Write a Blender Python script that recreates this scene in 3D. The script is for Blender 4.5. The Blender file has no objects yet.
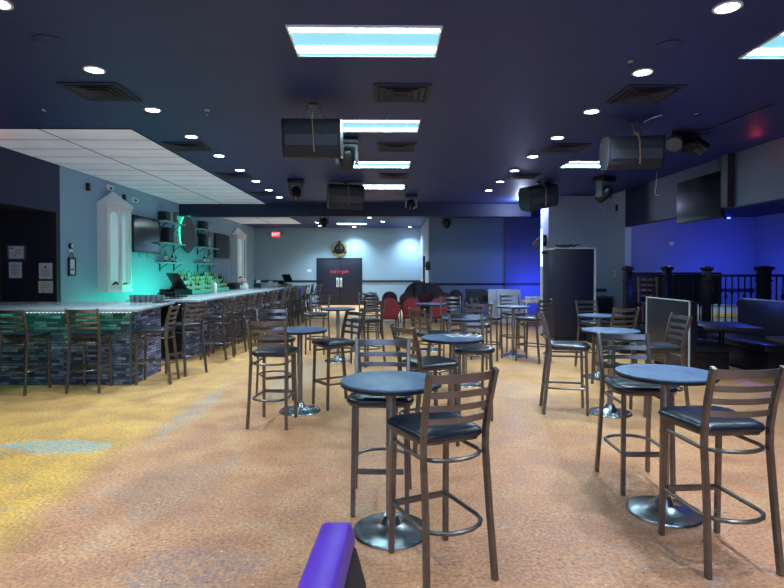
import bpy, bmesh, math, random
from mathutils import Vector, Matrix
random.seed(7)
SC = bpy.context.scene
COL = SC.collection
PI = math.pi
SC.view_settings.view_transform = 'Standard'
SC.view_settings.look = 'None'
SC.view_settings.exposure = 0.76
SC.render.film_transparent = False

# ------------------------------------------------------------------ camera
EYE = 1.58
F_PX = 550.0
PITCH = math.radians(1.0)
RISE = 14.4        # lens rise, in pixels
YAW = math.radians(0.73)
cam_d = bpy.data.cameras.new('camera')
cam_d.sensor_width = 36.0
cam_d.lens = F_PX / 784.0 * 36.0
cam_d.clip_end = 200
cam_d.shift_y = -RISE / 784.0
cam = bpy.data.objects.new('camera', cam_d)
COL.objects.link(cam)
cam.location = (0, 0, EYE)
cam.rotation_euler = (PI / 2 - PITCH, 0, -YAW)
SC.camera = cam
CAM_R = cam.rotation_euler.to_matrix()


def ray(px, py):
    return CAM_R @ Vector(((px - 392) / F_PX, (294 - RISE - py) / F_PX, -1.0))


def at(px, py, z=0.0):
    """Where the line of sight through a measured photo point meets height z."""
    d = ray(px, py)
    t = (z - EYE) / d.z
    return Vector((d.x * t, d.y * t, z))


# ------------------------------------------------------------------ materials
def new_mat(name):
    m = bpy.data.materials.new(name)
    m.use_nodes = True
    nt = m.node_tree
    b = nt.nodes['Principled BSDF']
    return m, nt, b


def coords(nt, scale=(1, 1, 1)):
    tc = nt.nodes.new('ShaderNodeTexCoord')
    mp = nt.nodes.new('ShaderNodeMapping')
    mp.inputs['Scale'].default_value = scale
    nt.links.new(tc.outputs['Object'], mp.inputs['Vector'])
    return mp.outputs['Vector']


def noise(nt, vec, scale, detail=3, rough=0.5):
    n = nt.nodes.new('ShaderNodeTexNoise')
    n.inputs['Scale'].default_value = scale
    n.inputs['Detail'].default_value = detail
    n.inputs['Roughness'].default_value = rough
    nt.links.new(vec, n.inputs['Vector'])
    return n.outputs['Fac']


def ramp(nt, fac, stops):
    r = nt.nodes.new('ShaderNodeValToRGB')
    els = r.color_ramp.elements
    while len(els) < len(stops):
        els.new(0.5)
    for e, (p, c) in zip(els, stops):
        e.position = p
        e.color = (c[0], c[1], c[2], 1)
    nt.links.new(fac, r.inputs['Fac'])
    return r.outputs['Color']


def mix(nt, fac, a, b, mode='MIX'):
    n = nt.nodes.new('ShaderNodeMix')
    n.data_type = 'RGBA'
    n.blend_type = mode
    for sock, v in ((n.inputs['Factor'], fac), (n.inputs['A'], a), (n.inputs['B'], b)):
        if isinstance(v, (int, float)):
            sock.default_value = v
        elif isinstance(v, tuple):
            sock.default_value = (v[0], v[1], v[2], 1)
        else:
            nt.links.new(v, sock)
    return n.outputs['Result']


def mth(nt, op, a, b=None, c=None, clamp=False):
    n = nt.nodes.new('ShaderNodeMath')
    n.operation = op
    n.use_clamp = clamp
    for i, v in enumerate((a, b, c)):
        if v is None:
            continue
        if isinstance(v, (int, float)):
            n.inputs[i].default_value = v
        else:
            nt.links.new(v, n.inputs[i])
    return n.outputs[0]


def bump(nt, b, h, strength=0.2, dist=0.01):
    n = nt.nodes.new('ShaderNodeBump')
    n.inputs['Strength'].default_value = strength
    n.inputs['Distance'].default_value = dist
    nt.links.new(h, n.inputs['Height'])
    nt.links.new(n.outputs['Normal'], b.inputs['Normal'])


def srgb(r, g, b):
    def f(c):
        c /= 255.0
        return c / 12.92 if c <= 0.04045 else ((c + 0.055) / 1.055) ** 2.4
    return (f(r), f(g), f(b))


def plain(name, col, rough=0.5, metal=0.0, var=0.15, scale=8.0, bmp=0.0, spec=0.5, coat=0.0):
    m, nt, b = new_mat(name)
    v = coords(nt)
    n = noise(nt, v, scale, 4)
    lo = tuple(c * (1 - var) for c in col)
    hi = tuple(min(1, c * (1 + var)) for c in col)
    c = ramp(nt, n, [(0.3, lo), (0.7, hi)])
    nt.links.new(c, b.inputs['Base Color'])
    b.inputs['Roughness'].default_value = rough
    b.inputs['Metallic'].default_value = metal
    b.inputs['Specular IOR Level'].default_value = spec
    b.inputs['Coat Weight'].default_value = coat
    if bmp:
        bump(nt, b, noise(nt, v, scale * 6, 3), bmp, 0.004)
    return m


def glow(name, col, strength, base=(0.8, 0.8, 0.8)):
    m, nt, b = new_mat(name)
    b.inputs['Base Color'].default_value = (*base, 1)
    b.inputs['Emission Color'].default_value = (*col, 1)
    b.inputs['Emission Strength'].default_value = strength
    return m


def glassy(name, col, rough=0.08, alpha_mix=0.6):
    m, nt, b = new_mat(name)
    b.inputs['Base Color'].default_value = (*col, 1)
    b.inputs['Roughness'].default_value = rough
    b.inputs['Transmission Weight'].default_value = alpha_mix
    b.inputs['IOR'].default_value = 1.45
    return m


def floor_material():
    m, nt, b = new_mat('stained_concrete')
    v = coords(nt)
    sep = nt.nodes.new('ShaderNodeSeparateXYZ')
    nt.links.new(v, sep.inputs[0])
    X, Y = sep.outputs['X'], sep.outputs['Y']
    big = noise(nt, v, 0.55, 5, 0.6)
    med = noise(nt, v, 2.6, 6, 0.65)
    fine = noise(nt, v, 45, 3, 0.7)
    fine2 = noise(nt, v, 22, 5, 0.75)
    # stained colours: salmon orange field, yellow band along the bar, golden far right
    orange = ramp(nt, med, [(0.3, srgb(176, 120, 92)), (0.5, srgb(200, 138, 102)), (0.7, srgb(212, 158, 118))])
    yellow = ramp(nt, med, [(0.3, srgb(186, 144, 92)), (0.55, srgb(226, 170, 84)), (0.75, srgb(228, 178, 100))])
    edge = mth(nt, 'ADD', X, mth(nt, 'MULTIPLY', mth(nt, 'SUBTRACT', big, 0.5), 0.9))
    edge = mth(nt, 'ADD', edge, mth(nt, 'MULTIPLY', mth(nt, 'SUBTRACT', med, 0.5), 0.35))
    mr = nt.nodes.new('ShaderNodeMapRange')
    nt.links.new(edge, mr.inputs['Value'])
    mr.inputs['From Min'].default_value = -2.35
    mr.inputs['From Max'].default_value = -2.1
    mr.inputs['To Min'].default_value = 1
    mr.inputs['To Max'].default_value = 0
    base = mix(nt, mr.outputs[0], orange, yellow)
    far = nt.nodes.new('ShaderNodeMapRange')
    nt.links.new(mth(nt, 'ADD', Y, mth(nt, 'MULTIPLY', big, 4.0)), far.inputs['Value'])
    far.inputs['From Min'].default_value = 6.5
    far.inputs['From Max'].default_value = 9.5
    base = mix(nt, mth(nt, 'MULTIPLY', far.outputs[0], 0.75), base, ramp(nt, med, [(0.35, srgb(204, 150, 104)), (0.65, srgb(230, 180, 118))]))

    def patch(cx, cy, sx, sy, col, amt):
        nonlocal base
        dx = mth(nt, 'MULTIPLY', mth(nt, 'SUBTRACT', X, cx), 1 / sx)
        dy = mth(nt, 'MULTIPLY', mth(nt, 'SUBTRACT', Y, cy), 1 / sy)
        r2 = mth(nt, 'ADD', mth(nt, 'MULTIPLY', dx, dx), mth(nt, 'MULTIPLY', dy, dy))
        g = mth(nt, 'SUBTRACT', 1.25, r2)
        g = mth(nt, 'ADD', g, mth(nt, 'MULTIPLY', mth(nt, 'SUBTRACT', med, 0.5), 3.2))
        g = mth(nt, 'MULTIPLY', mth(nt, 'MULTIPLY', g, 2.0, clamp=True), mth(nt, 'MULTIPLY', ramp_f(fine2, 0.44, 0.54), amt * 1.5, clamp=True))
        base = mix(nt, g, base, col)

    def ramp_f(f, a, z):
        r = nt.nodes.new('ShaderNodeMapRange')
        nt.links.new(f, r.inputs['Value'])
        r.inputs['From Min'].default_value = a
        r.inputs['From Max'].default_value = z
        return r.outputs[0]
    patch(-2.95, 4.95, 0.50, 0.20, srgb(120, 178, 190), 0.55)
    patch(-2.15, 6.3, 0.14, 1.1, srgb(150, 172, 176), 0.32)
    patch(-1.55, 4.0, 0.35, 0.5, srgb(150, 128, 116), 0.35)
    patch(-1.0, 2.9, 0.35, 0.25, srgb(132, 114, 122), 0.35)
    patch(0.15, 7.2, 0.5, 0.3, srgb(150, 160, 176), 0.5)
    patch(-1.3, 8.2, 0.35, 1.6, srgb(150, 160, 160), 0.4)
    patch(1.3, 3.1, 0.9, 0.6, srgb(178, 120, 102), 0.4)
    # worn grey scuffs and tiny specks
    scuff = noise(nt, coords(nt, (1, 0.55, 1)), 3.4, 8, 0.75)
    base = mix(nt, mth(nt, 'MULTIPLY', ramp_f(scuff, 0.56, 0.66), 0.42), base, srgb(150, 150, 150))
    vor = nt.nodes.new('ShaderNodeTexVoronoi')
    vor.inputs['Scale'].default_value = 17
    nt.links.new(v, vor.inputs['Vector'])
    spk = mth(nt, 'LESS_THAN', vor.outputs['Distance'], 0.13)
    pick = noise(nt, v, 9, 2)
    spk = mth(nt, 'MULTIPLY', spk, mth(nt, 'GREATER_THAN', pick, 0.5))
    base = mix(nt, mth(nt, 'MULTIPLY', spk, 0.7), base, srgb(72, 52, 44))
    vor2 = nt.nodes.new('ShaderNodeTexVoronoi')
    vor2.inputs['Scale'].default_value = 14
    nt.links.new(coords(nt, (1.1, 0.9, 1)), vor2.inputs['Vector'])
    spk2 = mth(nt, 'MULTIPLY', mth(nt, 'LESS_THAN', vor2.outputs['Distance'], 0.09), mth(nt, 'LESS_THAN', pick, 0.47))
    base = mix(nt, mth(nt, 'MULTIPLY', spk2, 0.6), base, srgb(225, 220, 210))
    grain = ramp(nt, fine, [(0.32, (0.56, 0.56, 0.56)), (0.66, (1.24, 1.24, 1.24))])
    base = mix(nt, 1.0, base, grain, 'MULTIPLY')
    nt.links.new(base, b.inputs['Base Color'])
    b.inputs['Roughness'].default_value = 0.42
    rr = ramp(nt, med, [(0.3, (0.34,) * 3), (0.7, (0.55,) * 3)])
    nt.links.new(rr, b.inputs['Roughness'])
    b.inputs['Specular IOR Level'].default_value = 0.45
    bump(nt, b, fine, 0.15, 0.004)
    return m


def grid_material(name, col, line, sx, sy, ox=0.0, oy=0.0, w=0.012, rough=0.6, emis=0.0):
    """Ceiling tiles: a thin line every sx by sy metres."""
    m, nt, b = new_mat(name)
    v = coords(nt)
    sep = nt.nodes.new('ShaderNodeSeparateXYZ')
    nt.links.new(v, sep.inputs[0])

    def seam(c, s, o):
        f = mth(nt, 'FRACT', mth(nt, 'ADD', mth(nt, 'MULTIPLY', mth(nt, 'SUBTRACT', c, o), 1 / s), 100.0))
        d = mth(nt, 'MINIMUM', f, mth(nt, 'SUBTRACT', 1.0, f))
        return mth(nt, 'LESS_THAN', d, w / s)
    s = mth(nt, 'MAXIMUM', seam(sep.outputs['X'], sx, ox), seam(sep.outputs['Y'], sy, oy))
    n = noise(nt, v, 1.2, 4)
    base = ramp(nt, n, [(0.3, tuple(c * 0.9 for c in col)), (0.7, tuple(min(1, c * 1.08) for c in col))])
    c = mix(nt, s, base, line)
    nt.links.new(c, b.inputs['Base Color'])
    b.inputs['Roughness'].default_value = rough
    bump(nt, b, noise(nt, v, 60, 3), 0.15, 0.003)
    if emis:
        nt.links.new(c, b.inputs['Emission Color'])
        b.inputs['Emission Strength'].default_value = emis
    return m


def ledger_material(name, axis):
    """Stacked ledger stone; the bricks run along x (axis 0) or y (axis 1)."""
    m, nt, b = new_mat(name)
    tc = nt.nodes.new('ShaderNodeTexCoord')
    sep = nt.nodes.new('ShaderNodeSeparateXYZ')
    nt.links.new(tc.outputs['Object'], sep.inputs[0])
    cmb = nt.nodes.new('ShaderNodeCombineXYZ')
    nt.links.new(sep.outputs['X' if axis == 0 else 'Y'], cmb.inputs['X'])
    nt.links.new(sep.outputs['Z'], cmb.inputs['Y'])
    br = nt.nodes.new('ShaderNodeTexBrick')
    br.inputs['Scale'].default_value = 1.0
    br.inputs['Brick Width'].default_value = 0.17
    br.inputs['Row Height'].default_value = 0.038
    br.inputs['Mortar Size'].default_value = 0.004
    br.inputs['Mortar Smooth'].default_value = 0.6
    br.inputs['Bias'].default_value = 0.0
    br.offset = 0.37
    br.offset_frequency = 2
    br.squash = 0.7
    br.squash_frequency = 3
    br.inputs['Color1'].default_value = (0.05, 0.05, 0.05, 1)
    br.inputs['Color2'].default_value = (0.95, 0.95, 0.95, 1)
    br.inputs['Mortar'].default_value = (0.0, 0.0, 0.0, 1)
    nt.links.new(cmb.outputs[0], br.inputs['Vector'])
    n = noise(nt, tc.outputs['Object'], 14, 6, 0.65)
    tone = ramp(nt, br.outputs['Color'], [(0.0, srgb(36, 42, 58)), (0.35, srgb(80, 90, 116)), (0.7, srgb(116, 126, 154)), (1.0, srgb(160, 168, 196))])
    c = mix(nt, 0.7, tone, ramp(nt, n, [(0.3, (0.35, 0.35, 0.38)), (0.7, (1.2, 1.2, 1.2))]), 'MULTIPLY')
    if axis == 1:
        c = mix(nt, 1.0, c, (1.7, 1.6, 1.75), 'MULTIPLY')  # side-facing stone brightened in colour to look lit
    nt.links.new(c, b.inputs['Base Color'])
    b.inputs['Roughness'].default_value = 0.75
    h = mix(nt, 0.35, br.outputs['Color'], n)
    bump(nt, b, h, 0.9, 0.03)
    return m


def marble_material(name, col, vein):
    m, nt, b = new_mat(name)
    v = coords(nt)
    n = noise(nt, v, 2.2, 8, 0.7)
    c = ramp(nt, n, [(0.42, col), (0.5, vein), (0.56, col)])
    nt.links.new(c, b.inputs['Base Color'])
    b.inputs['Roughness'].default_value = 0.16
    return m


def tabletop_material():
    m, nt, b = new_mat('dark_laminate_blue_sheen')
    v = coords(nt)
    n = noise(nt, v, 5, 6, 0.7)
    c = ramp(nt, n, [(0.3, srgb(62, 82, 116)), (0.7, srgb(84, 108, 146))])  # blue reflected from the ceiling panels put into the base colour
    nt.links.new(c, b.inputs['Base Color'])
    nt.links.new(ramp(nt, noise(nt, v, 11, 6, 0.7), [(0.3, (0.34,) * 3), (0.7, (0.52,) * 3)]), b.inputs['Roughness'])
    b.inputs['Specular IOR Level'].default_value = 0.7
    return m


M = {}
M['floor'] = floor_material()
M['ceil_dark'] = grid_material('dark_ceiling_tile', srgb(32, 50, 118), srgb(27, 43, 102), 1.22, 0.61, 0.446, 4.3, 0.006, 0.55)
M['ceil_white'] = grid_material('white_ceiling_tile_glow', (0.72, 0.77, 0.92), srgb(40, 44, 60), 1.24, 0.61, -5.88, 7.46, 0.013, 0.7, 0.09)  # faint emission added so the tiles look lit
M['wall_grey'] = plain('grey_wall_paint', srgb(142, 174, 200), 0.65, var=0.03, scale=1.5, bmp=0.06)
M['wall_light'] = plain('pale_grey_wall_paint', srgb(158, 170, 196), 0.65, var=0.03, scale=1.5, bmp=0.06)
M['wall_slate'] = plain('slate_wall_paint', srgb(84, 94, 122), 0.65, var=0.04, scale=1.5)
M['booth_panel'] = plain('navy_panel', srgb(18, 22, 46), 0.5, var=0.05)
M['wall_dark'] = plain('navy_wall_paint', srgb(24, 34, 70), 0.6, var=0.05, scale=1.5, bmp=0.05)
M['wall_black'] = plain('black_wall_paint', srgb(36, 34, 48), 0.6, var=0.05, scale=2.0, bmp=0.05)
M['wall_blue'] = plain('blue_grey_alcove_paint', srgb(116, 124, 170), 0.6, var=0.03, scale=1.5, bmp=0.05)
M['beam'] = plain('navy_beam_paint', srgb(20, 32, 68), 0.6, var=0.05, scale=2.0)
M['rail_trim'] = plain('dark_rail_trim', srgb(34, 38, 56), 0.5, var=0.1)
M['metal'] = plain('bronze_metal', srgb(118, 112, 110), 0.36, 0.85, var=0.2, scale=14)
M['metal_slat'] = plain('bronze_slat_metal', srgb(128, 124, 126), 0.30, 0.85, var=0.18, scale=9)
M['vinyl'] = plain('black_vinyl', srgb(28, 34, 48), 0.30, 0.0, var=0.2, scale=10, bmp=0.04, spec=0.7)
M['vinyl_navy'] = plain('dark_booth_vinyl', srgb(20, 24, 40), 0.38, 0.0, var=0.2, scale=8, bmp=0.05)
M['vinyl_purple_lit'] = plain('purple_lit_vinyl', srgb(96, 44, 178), 0.42, 0.0, var=0.1, scale=10, bmp=0.05)  # purple light on the bench top put into its colour
M['laminate'] = tabletop_material()
M['edge'] = plain('black_edge_band', srgb(18, 20, 26), 0.45)
M['chrome'] = plain('brushed_steel', srgb(170, 178, 186), 0.26, 1.0, var=0.12, scale=16)
M['post'] = plain('worn_steel_post', srgb(150, 142, 138), 0.42, 0.7, var=0.2, scale=18)
M['black'] = plain('black_plastic', srgb(20, 21, 27), 0.4)
M['black_soft'] = plain('black_matte', srgb(17, 18, 24), 0.7)
M['iron'] = plain('black_iron', srgb(17, 18, 24), 0.4, 0.3)
M['steel_grey'] = plain('grey_plastic', srgb(84, 88, 100), 0.5)
M['speaker'] = plain('speaker_carpet', srgb(30, 33, 46), 0.7, var=0.2, scale=40, bmp=0.2)
M['grille'] = plain('speaker_grille', srgb(54, 56, 72), 0.6, 0.2, var=0.25, scale=60, bmp=0.3)
M['strap'] = plain('tan_strap', srgb(150, 116, 92), 0.7)
M['screen'] = plain('screen_glass', srgb(10, 13, 20), 0.12, var=0.1)
M['white'] = plain('white_paint', (0.8, 0.8, 0.82), 0.5, var=0.04)
M['piping'] = plain('white_piping', (0.5, 0.52, 0.56), 0.5, var=0.04)
M['paper'] = plain('paper', (0.72, 0.74, 0.78), 0.8, var=0.08, scale=24)
M['paper_cream'] = plain('cream_paper', (0.72, 0.72, 0.62), 0.8, var=0.08, scale=24)
M['ink'] = plain('blue_ink', srgb(60, 78, 140), 0.7)
M['ink_dark'] = plain('dark_ink', srgb(70, 76, 92), 0.8)
M['marble'] = marble_material('white_marble', (0.42, 0.50, 0.53), (0.34, 0.42, 0.46))
M['ledger_x'] = ledger_material('ledger_stone_front', 0)
M['ledger_y_lit'] = ledger_material('ledger_stone_side_lit', 1)
M['red_fabric'] = plain('red_fabric', srgb(138, 50, 64), 0.8, var=0.15, scale=40, bmp=0.15)
M['dark_red'] = plain('maroon_laminate', srgb(70, 26, 44), 0.5, var=0.15)
M['dark_green'] = plain('dark_teal_laminate', srgb(26, 44, 54), 0.5, var=0.15)
M['pale_plastic'] = plain('pale_blue_plastic', srgb(190, 204, 224), 0.45, var=0.05)
M['yellow'] = plain('yellow_trim', srgb(226, 200, 96), 0.5, var=0.06)
M['brown_wood'] = plain('brown_wood', srgb(104, 74, 60), 0.5, var=0.25, scale=12)
M['brown_dark'] = plain('dark_brown_door', srgb(48, 40, 44), 0.5, var=0.15)
M['booth_top'] = plain('dark_plum_laminate', srgb(34, 28, 44), 0.35, var=0.2)
M['wood_seat'] = plain('dark_wood', srgb(70, 52, 52), 0.45, var=0.25, scale=12)
M['gold'] = plain('aged_gold', srgb(150, 146, 110), 0.45, 0.5, var=0.4, scale=9)
M['geode'] = plain('mottled_stone', srgb(64, 54, 58), 0.4, var=0.9, scale=9)
M['shelf'] = plain('grey_shelf_board', srgb(170, 180, 190), 0.4, var=0.05)
M['lens'] = glow('downlight_lens', (0.86, 0.96, 1.0), 22.0)
M['tube_panel'] = glow('panel_diffuser', (0.20, 0.60, 0.80), 0.62, (0.3, 0.5, 0.55))
M['tube_core'] = glow('panel_tube_glow', (0.62, 0.93, 1.0), 22.0)
M['teal_strip'] = glow('teal_led', (0.04, 0.7, 0.5), 0.20, (0.3, 0.6, 0.55))
M['green_led'] = glow('green_led', (0.02, 0.95, 0.42), 2.0)
M['white_led'] = glow('white_led', (0.6, 0.78, 0.95), 0.9)
M['blue_led'] = glow('blue_led', (0.06, 0.1, 1.0), 6.0)
M['red_led'] = glow('red_led', (1.0, 0.10, 0.16), 0.28, (0.5, 0.05, 0.05))
M['exit_red'] = glow('exit_red', (1.0, 0.10, 0.14), 0.55, (0.6, 0.05, 0.06))
M['exit_white'] = glow('exit_white', (1.0, 0.8, 0.8), 1.0)
M['niche'] = glow('lit_niche', (0.36, 0.56, 0.64), 0.2, (0.6, 0.75, 0.75))
M['blue_lit_back'] = plain('blue_light_colour', srgb(40, 50, 200), 0.45)  # blue light on two stool backs, put into a colour
for nm, c in (('amber', (0.85, 0.36, 0.06)), ('clear', (0.9, 0.95, 0.95)), ('green', (0.06, 0.42, 0.14)), ('dark', (0.06, 0.05, 0.07)), ('pale', (0.95, 0.85, 0.5)), ('red', (0.75, 0.08, 0.07))):
    M['bottle_' + nm] = glassy('bottle_glass_' + nm, c, 0.1, 0.35)
M['tumbler'] = glassy('tumbler_glass', (0.30, 0.36, 0.38), 0.15, 0.5)


# ------------------------------------------------------------------ mesh helpers
class MB:
    def __init__(self):
        self.bm = bmesh.new()

    def box(self, c, s, rz=0.0, rx=0.0, ry=0.0):
        mt = Matrix.Translation(c) @ Matrix.Rotation(rz, 4, 'Z') @ Matrix.Rotation(ry, 4, 'Y') @ Matrix.Rotation(rx, 4, 'X') @ Matrix.Diagonal((s[0], s[1], s[2], 1))
        bmesh.ops.create_cube(self.bm, size=1.0, matrix=mt)
        return self

    def span(self, x0, x1, y0, y1, z0, z1):
        return self.box(((x0 + x1) / 2, (y0 + y1) / 2, (z0 + z1) / 2), (abs(x1 - x0), abs(y1 - y0), abs(z1 - z0)))

    def rings(self, rings, close_ends=True):
        vs = [[self.bm.verts.new(p) for p in r] for r in rings]
        n = len(vs[0])
        for a, b in zip(vs, vs[1:]):
            for i in range(n):
                j = (i + 1) % n
                self.bm.faces.new((a[i], a[j], b[j], b[i]))
        if close_ends:
            self.bm.faces.new(list(reversed(vs[0])))
            self.bm.faces.new(vs[-1])
        return self

    def prism(self, outline, z0, z1):
        return self.rings([[(x, y, z0) for x, y in outline], [(x, y, z1) for x, y in outline]])

    def extrude(self, pts, vec):
        v = Vector(vec)
        return self.rings([[Vector(p) for p in pts], [Vector(p) + v for p in pts]])

    def lathe(self, profile, n=24, c=(0, 0, 0), axis='Z', rot=None):
        rings = []
        for r, z in profile:
            ring = []
            for i in range(n):
                a = 2 * PI * i / n
                p = Vector((r * math.cos(a), r * math.sin(a), z))
                if axis == 'X':
                    p = Vector((p.z, p.x, p.y))
                elif axis == 'Y':
                    p = Vector((p.x, -p.z, p.y))
                if rot is not None:
                    p = rot @ p
                ring.append(p + Vector(c))
            rings.append(ring)
        return self.rings(rings)

    def sweep(self, path, w, d=None, n=4, up=(0, 0, 1), closed=False):
        d = d or w
        P = [Vector(p) for p in path]
        up = Vector(up)
        rings = []
        k = len(P)
        for i, p in enumerate(P):
            if closed:
                t = P[(i + 1) % k] - P[i - 1]
            else:
                t = P[min(i + 1, k - 1)] - P[max(i - 1, 0)]
            t.normalize()
            s = t.cross(up)
            if s.length < 1e-4:
                s = t.cross(Vector((0, 1, 0)))
            s.normalize()
            u = s.cross(t).normalized()
            ring = []
            for j in range(n):
                a = 2 * PI * (j + 0.5) / n
                q = 1 / math.cos(PI / n) / 2 if n == 4 else 0.5
                ring.append(p + s * (math.cos(a) * w * q * (1 if n != 4 else 1)) + u * (math.sin(a) * d * q))
            rings.append(ring)
        if closed:
            rings.append(rings[0])
            return self.rings(rings, False)
        return self.rings(rings)

    def build(self, name, mat, parent=None, bevel=0.0, smooth=0.6, seg=2, loc=None):
        bm = self.bm
        bmesh.ops.remove_doubles(bm, verts=bm.verts, dist=1e-5)
        bmesh.ops.recalc_face_normals(bm, faces=bm.faces)
        if bevel:
            ed = [e for e in bm.edges if len(e.link_faces) == 2 and e.calc_face_angle() > 0.6]
            bmesh.ops.bevel(bm, geom=ed, offset=bevel, segments=seg, affect='EDGES', profile=0.5, clamp_overlap=True)
        me = bpy.data.meshes.new(name)
        bm.to_mesh(me)
        bm.free()
        me.materials.append(mat)
        if smooth:
            me.shade_smooth()
            me.set_sharp_from_angle(angle=smooth)
        o = bpy.data.objects.new(name, me)
        COL.objects.link(o)
        if parent is not None:
            o.parent = parent
        if loc is not None:
            o.location = loc
        return o


def tag(o, label, cat, group=None, kind=None):
    if label:
        o['label'] = label
    if cat:
        o['category'] = cat
    if group:
        o['group'] = group
    if kind:
        o['kind'] = kind
    return o


def thing(name, label, cat, loc=(0, 0, 0), rz=0.0, group=None):
    o = bpy.data.objects.new(name, None)
    o.empty_display_size = 0.1
    COL.objects.link(o)
    o.location = loc
    o.rotation_euler = (0, 0, rz)
    return tag(o, label, cat, group)


def struct(name, mb, mat, label, parent=None, bevel=0.0):
    o = mb.build(name, mat, parent, bevel)
    if parent is None:
        tag(o, label, None, None, 'structure')
    return o


KIDS = {}


def kids(o):
    return [c for c in COL.objects if c.parent == o]


def dup(root, loc, rz, label, group=None):
    if root.name not in KIDS:
        KIDS[root.name] = [(c, kids(c)) for c in kids(root)]
    r = root.copy()
    COL.objects.link(r)
    r.location = loc
    r.rotation_euler = (0, 0, rz)
    r['label'] = label
    if group:
        r['group'] = group
    for c, subs in KIDS[root.name]:
        d = c.copy()
        COL.objects.link(d)
        d.parent = r
        for s in subs:
            e = s.copy()
            COL.objects.link(e)
            e.parent = d
    return r


ORD = ['first', 'second', 'third', 'fourth', 'fifth', 'sixth', 'seventh', 'eighth', 'ninth', 'tenth', 'eleventh', 'twelfth', 'thirteenth', 'fourteenth', 'fifteenth', 'sixteenth']


def text_obj(name, body, size, mat, parent, loc, rot, depth=0.004, shear=0.0, italic=False):
    cu = bpy.data.curves.new(name, 'FONT')
    cu.body = body
    cu.size = size
    cu.extrude = depth
    cu.shear = shear
    cu.align_x = 'CENTER'
    cu.align_y = 'CENTER'
    t = bpy.data.objects.new(name, cu)
    COL.objects.link(t)
    bpy.context.view_layer.update()
    me = bpy.data.meshes.new_from_object(t.evaluated_get(bpy.context.evaluated_depsgraph_get()))
    bpy.data.objects.remove(t)
    me.materials.clear()
    me.materials.append(mat)
    o = bpy.data.objects.new(name, me)
    COL.objects.link(o)
    o.parent = parent
    o.location = loc
    o.rotation_euler = rot
    return o


# ================================================================== the setting
H = 3.48
FLOOR_Y0, FAR = -4.0, 24.8
WL, WR = -5.88, 5.70     # bar wall, right-hand bulkhead
SOFFIT = 2.61

struct('floor', MB().span(-9.2, 9.4, FLOOR_Y0, FAR + 0.3, -0.1, 0), M['floor'], 'stained orange and yellow concrete floor with scuffs')
struct('ceiling', MB().span(-9.2, 9.4, FLOOR_Y0, FAR + 0.3, H, H + 0.1), M['ceil_dark'], 'dark painted tile ceiling')
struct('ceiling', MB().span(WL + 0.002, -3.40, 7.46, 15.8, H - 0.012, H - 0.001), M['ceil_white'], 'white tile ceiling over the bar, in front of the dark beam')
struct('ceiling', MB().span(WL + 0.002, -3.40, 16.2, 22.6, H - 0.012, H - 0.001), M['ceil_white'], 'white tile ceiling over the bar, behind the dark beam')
struct('trim_1', MB().span(WL + 0.002, 4.2, 15.8, 16.2, 3.12, H - 0.002), M['beam'], 'dark beam across the room under the ceiling')
# left side
struct('wall_left', MB().span(WL - 0.12, WL, 10.05, FAR, 0, H), M['wall_grey'], 'grey wall behind the long bar')
struct('wall_left', MB().span(WL - 0.12, WL, FLOOR_Y0, 10.05, SOFFIT, H), M['wall_dark'], 'dark bulkhead above the black recess at left')
struct('wall_left', MB().span(-9.2, WL - 0.003, 9.93, 10.049, 0, SOFFIT - 0.002), M['wall_black'], 'black wall with pinned papers at the end of the recess')
struct('wall_left', MB().span(-9.2, -9.08, FLOOR_Y0, 9.93, 0, H), M['wall_black'], 'black side wall of the recess at far left')
struct('ceiling', MB().span(-9.08, WL - 0.12, FLOOR_Y0, 10.05, SOFFIT, 2.71), M['wall_black'], 'low dark ceiling of the left recess')
# far wall
struct('wall_back', MB().span(WL - 0.12, 1.6, FAR, FAR + 0.12, 0, H), M['wall_grey'], 'far grey wall with the black double doors')
struct('wall_back', MB().span(1.6, 1.75, 20.22, FAR + 0.12, 0, H), M['wall_light'], 'pale return wall right of the far doors')
struct('wall_back', MB().span(1.6, 7.2, 20.1, 20.22, 0, H), M['wall_grey'], 'grey wall behind the stacked tables')
struct('wall_back', MB().span(4.38, 7.2, 20.0, 20.1, 0, H), M['wall_blue'], 'blue-lit wall section left of the black booth')
struct('wall_right', MB().span(7.08, 7.2, 14.8, 20.0, 0, H), M['wall_grey'], 'side wall of the far corner')
struct('wall_right', MB().span(4.2, 7.2, 14.1, 14.8, 0, H), M['wall_light'], 'grey wall block behind the black booth')
struct('wall_right', MB().span(WR, WR + 0.15, 13.0, 14.1, 0, H), M['wall_light'], 'grey wall return at the corner of the blue alcove')
struct('wall_right', MB().span(WR, WR + 0.15, 9.12, 13.0, SOFFIT, H), M['wall_dark'], 'dark bulkhead with the hanging television')
struct('wall_right', MB().span(WR, WR + 0.15, FLOOR_Y0, 9.12, SOFFIT, H), M['wall_slate'], 'grey bulkhead at upper right')
struct('wall_right', MB().span(WR + 0.15, 9.2, 13.3, 13.42, 0, H), M['wall_blue'], 'blue-lit back wall of the raised alcove')
struct('wall_right', MB().span(9.0, 9.12, FLOOR_Y0, 13.3, 0, H), M['wall_blue'], 'blue-lit side wall of the alcove')
struct('ceiling', MB().span(WR + 0.15, 9.0, FLOOR_Y0, 13.3, 2.87, 2.97), M['wall_dark'], 'dark low ceiling of the alcove')
struct('wall_front', MB().span(-9.2, 9.2, FLOOR_Y0 - 0.12, FLOOR_Y0, 0, H), M['wall_dark'], 'dark wall behind the viewer')
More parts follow.
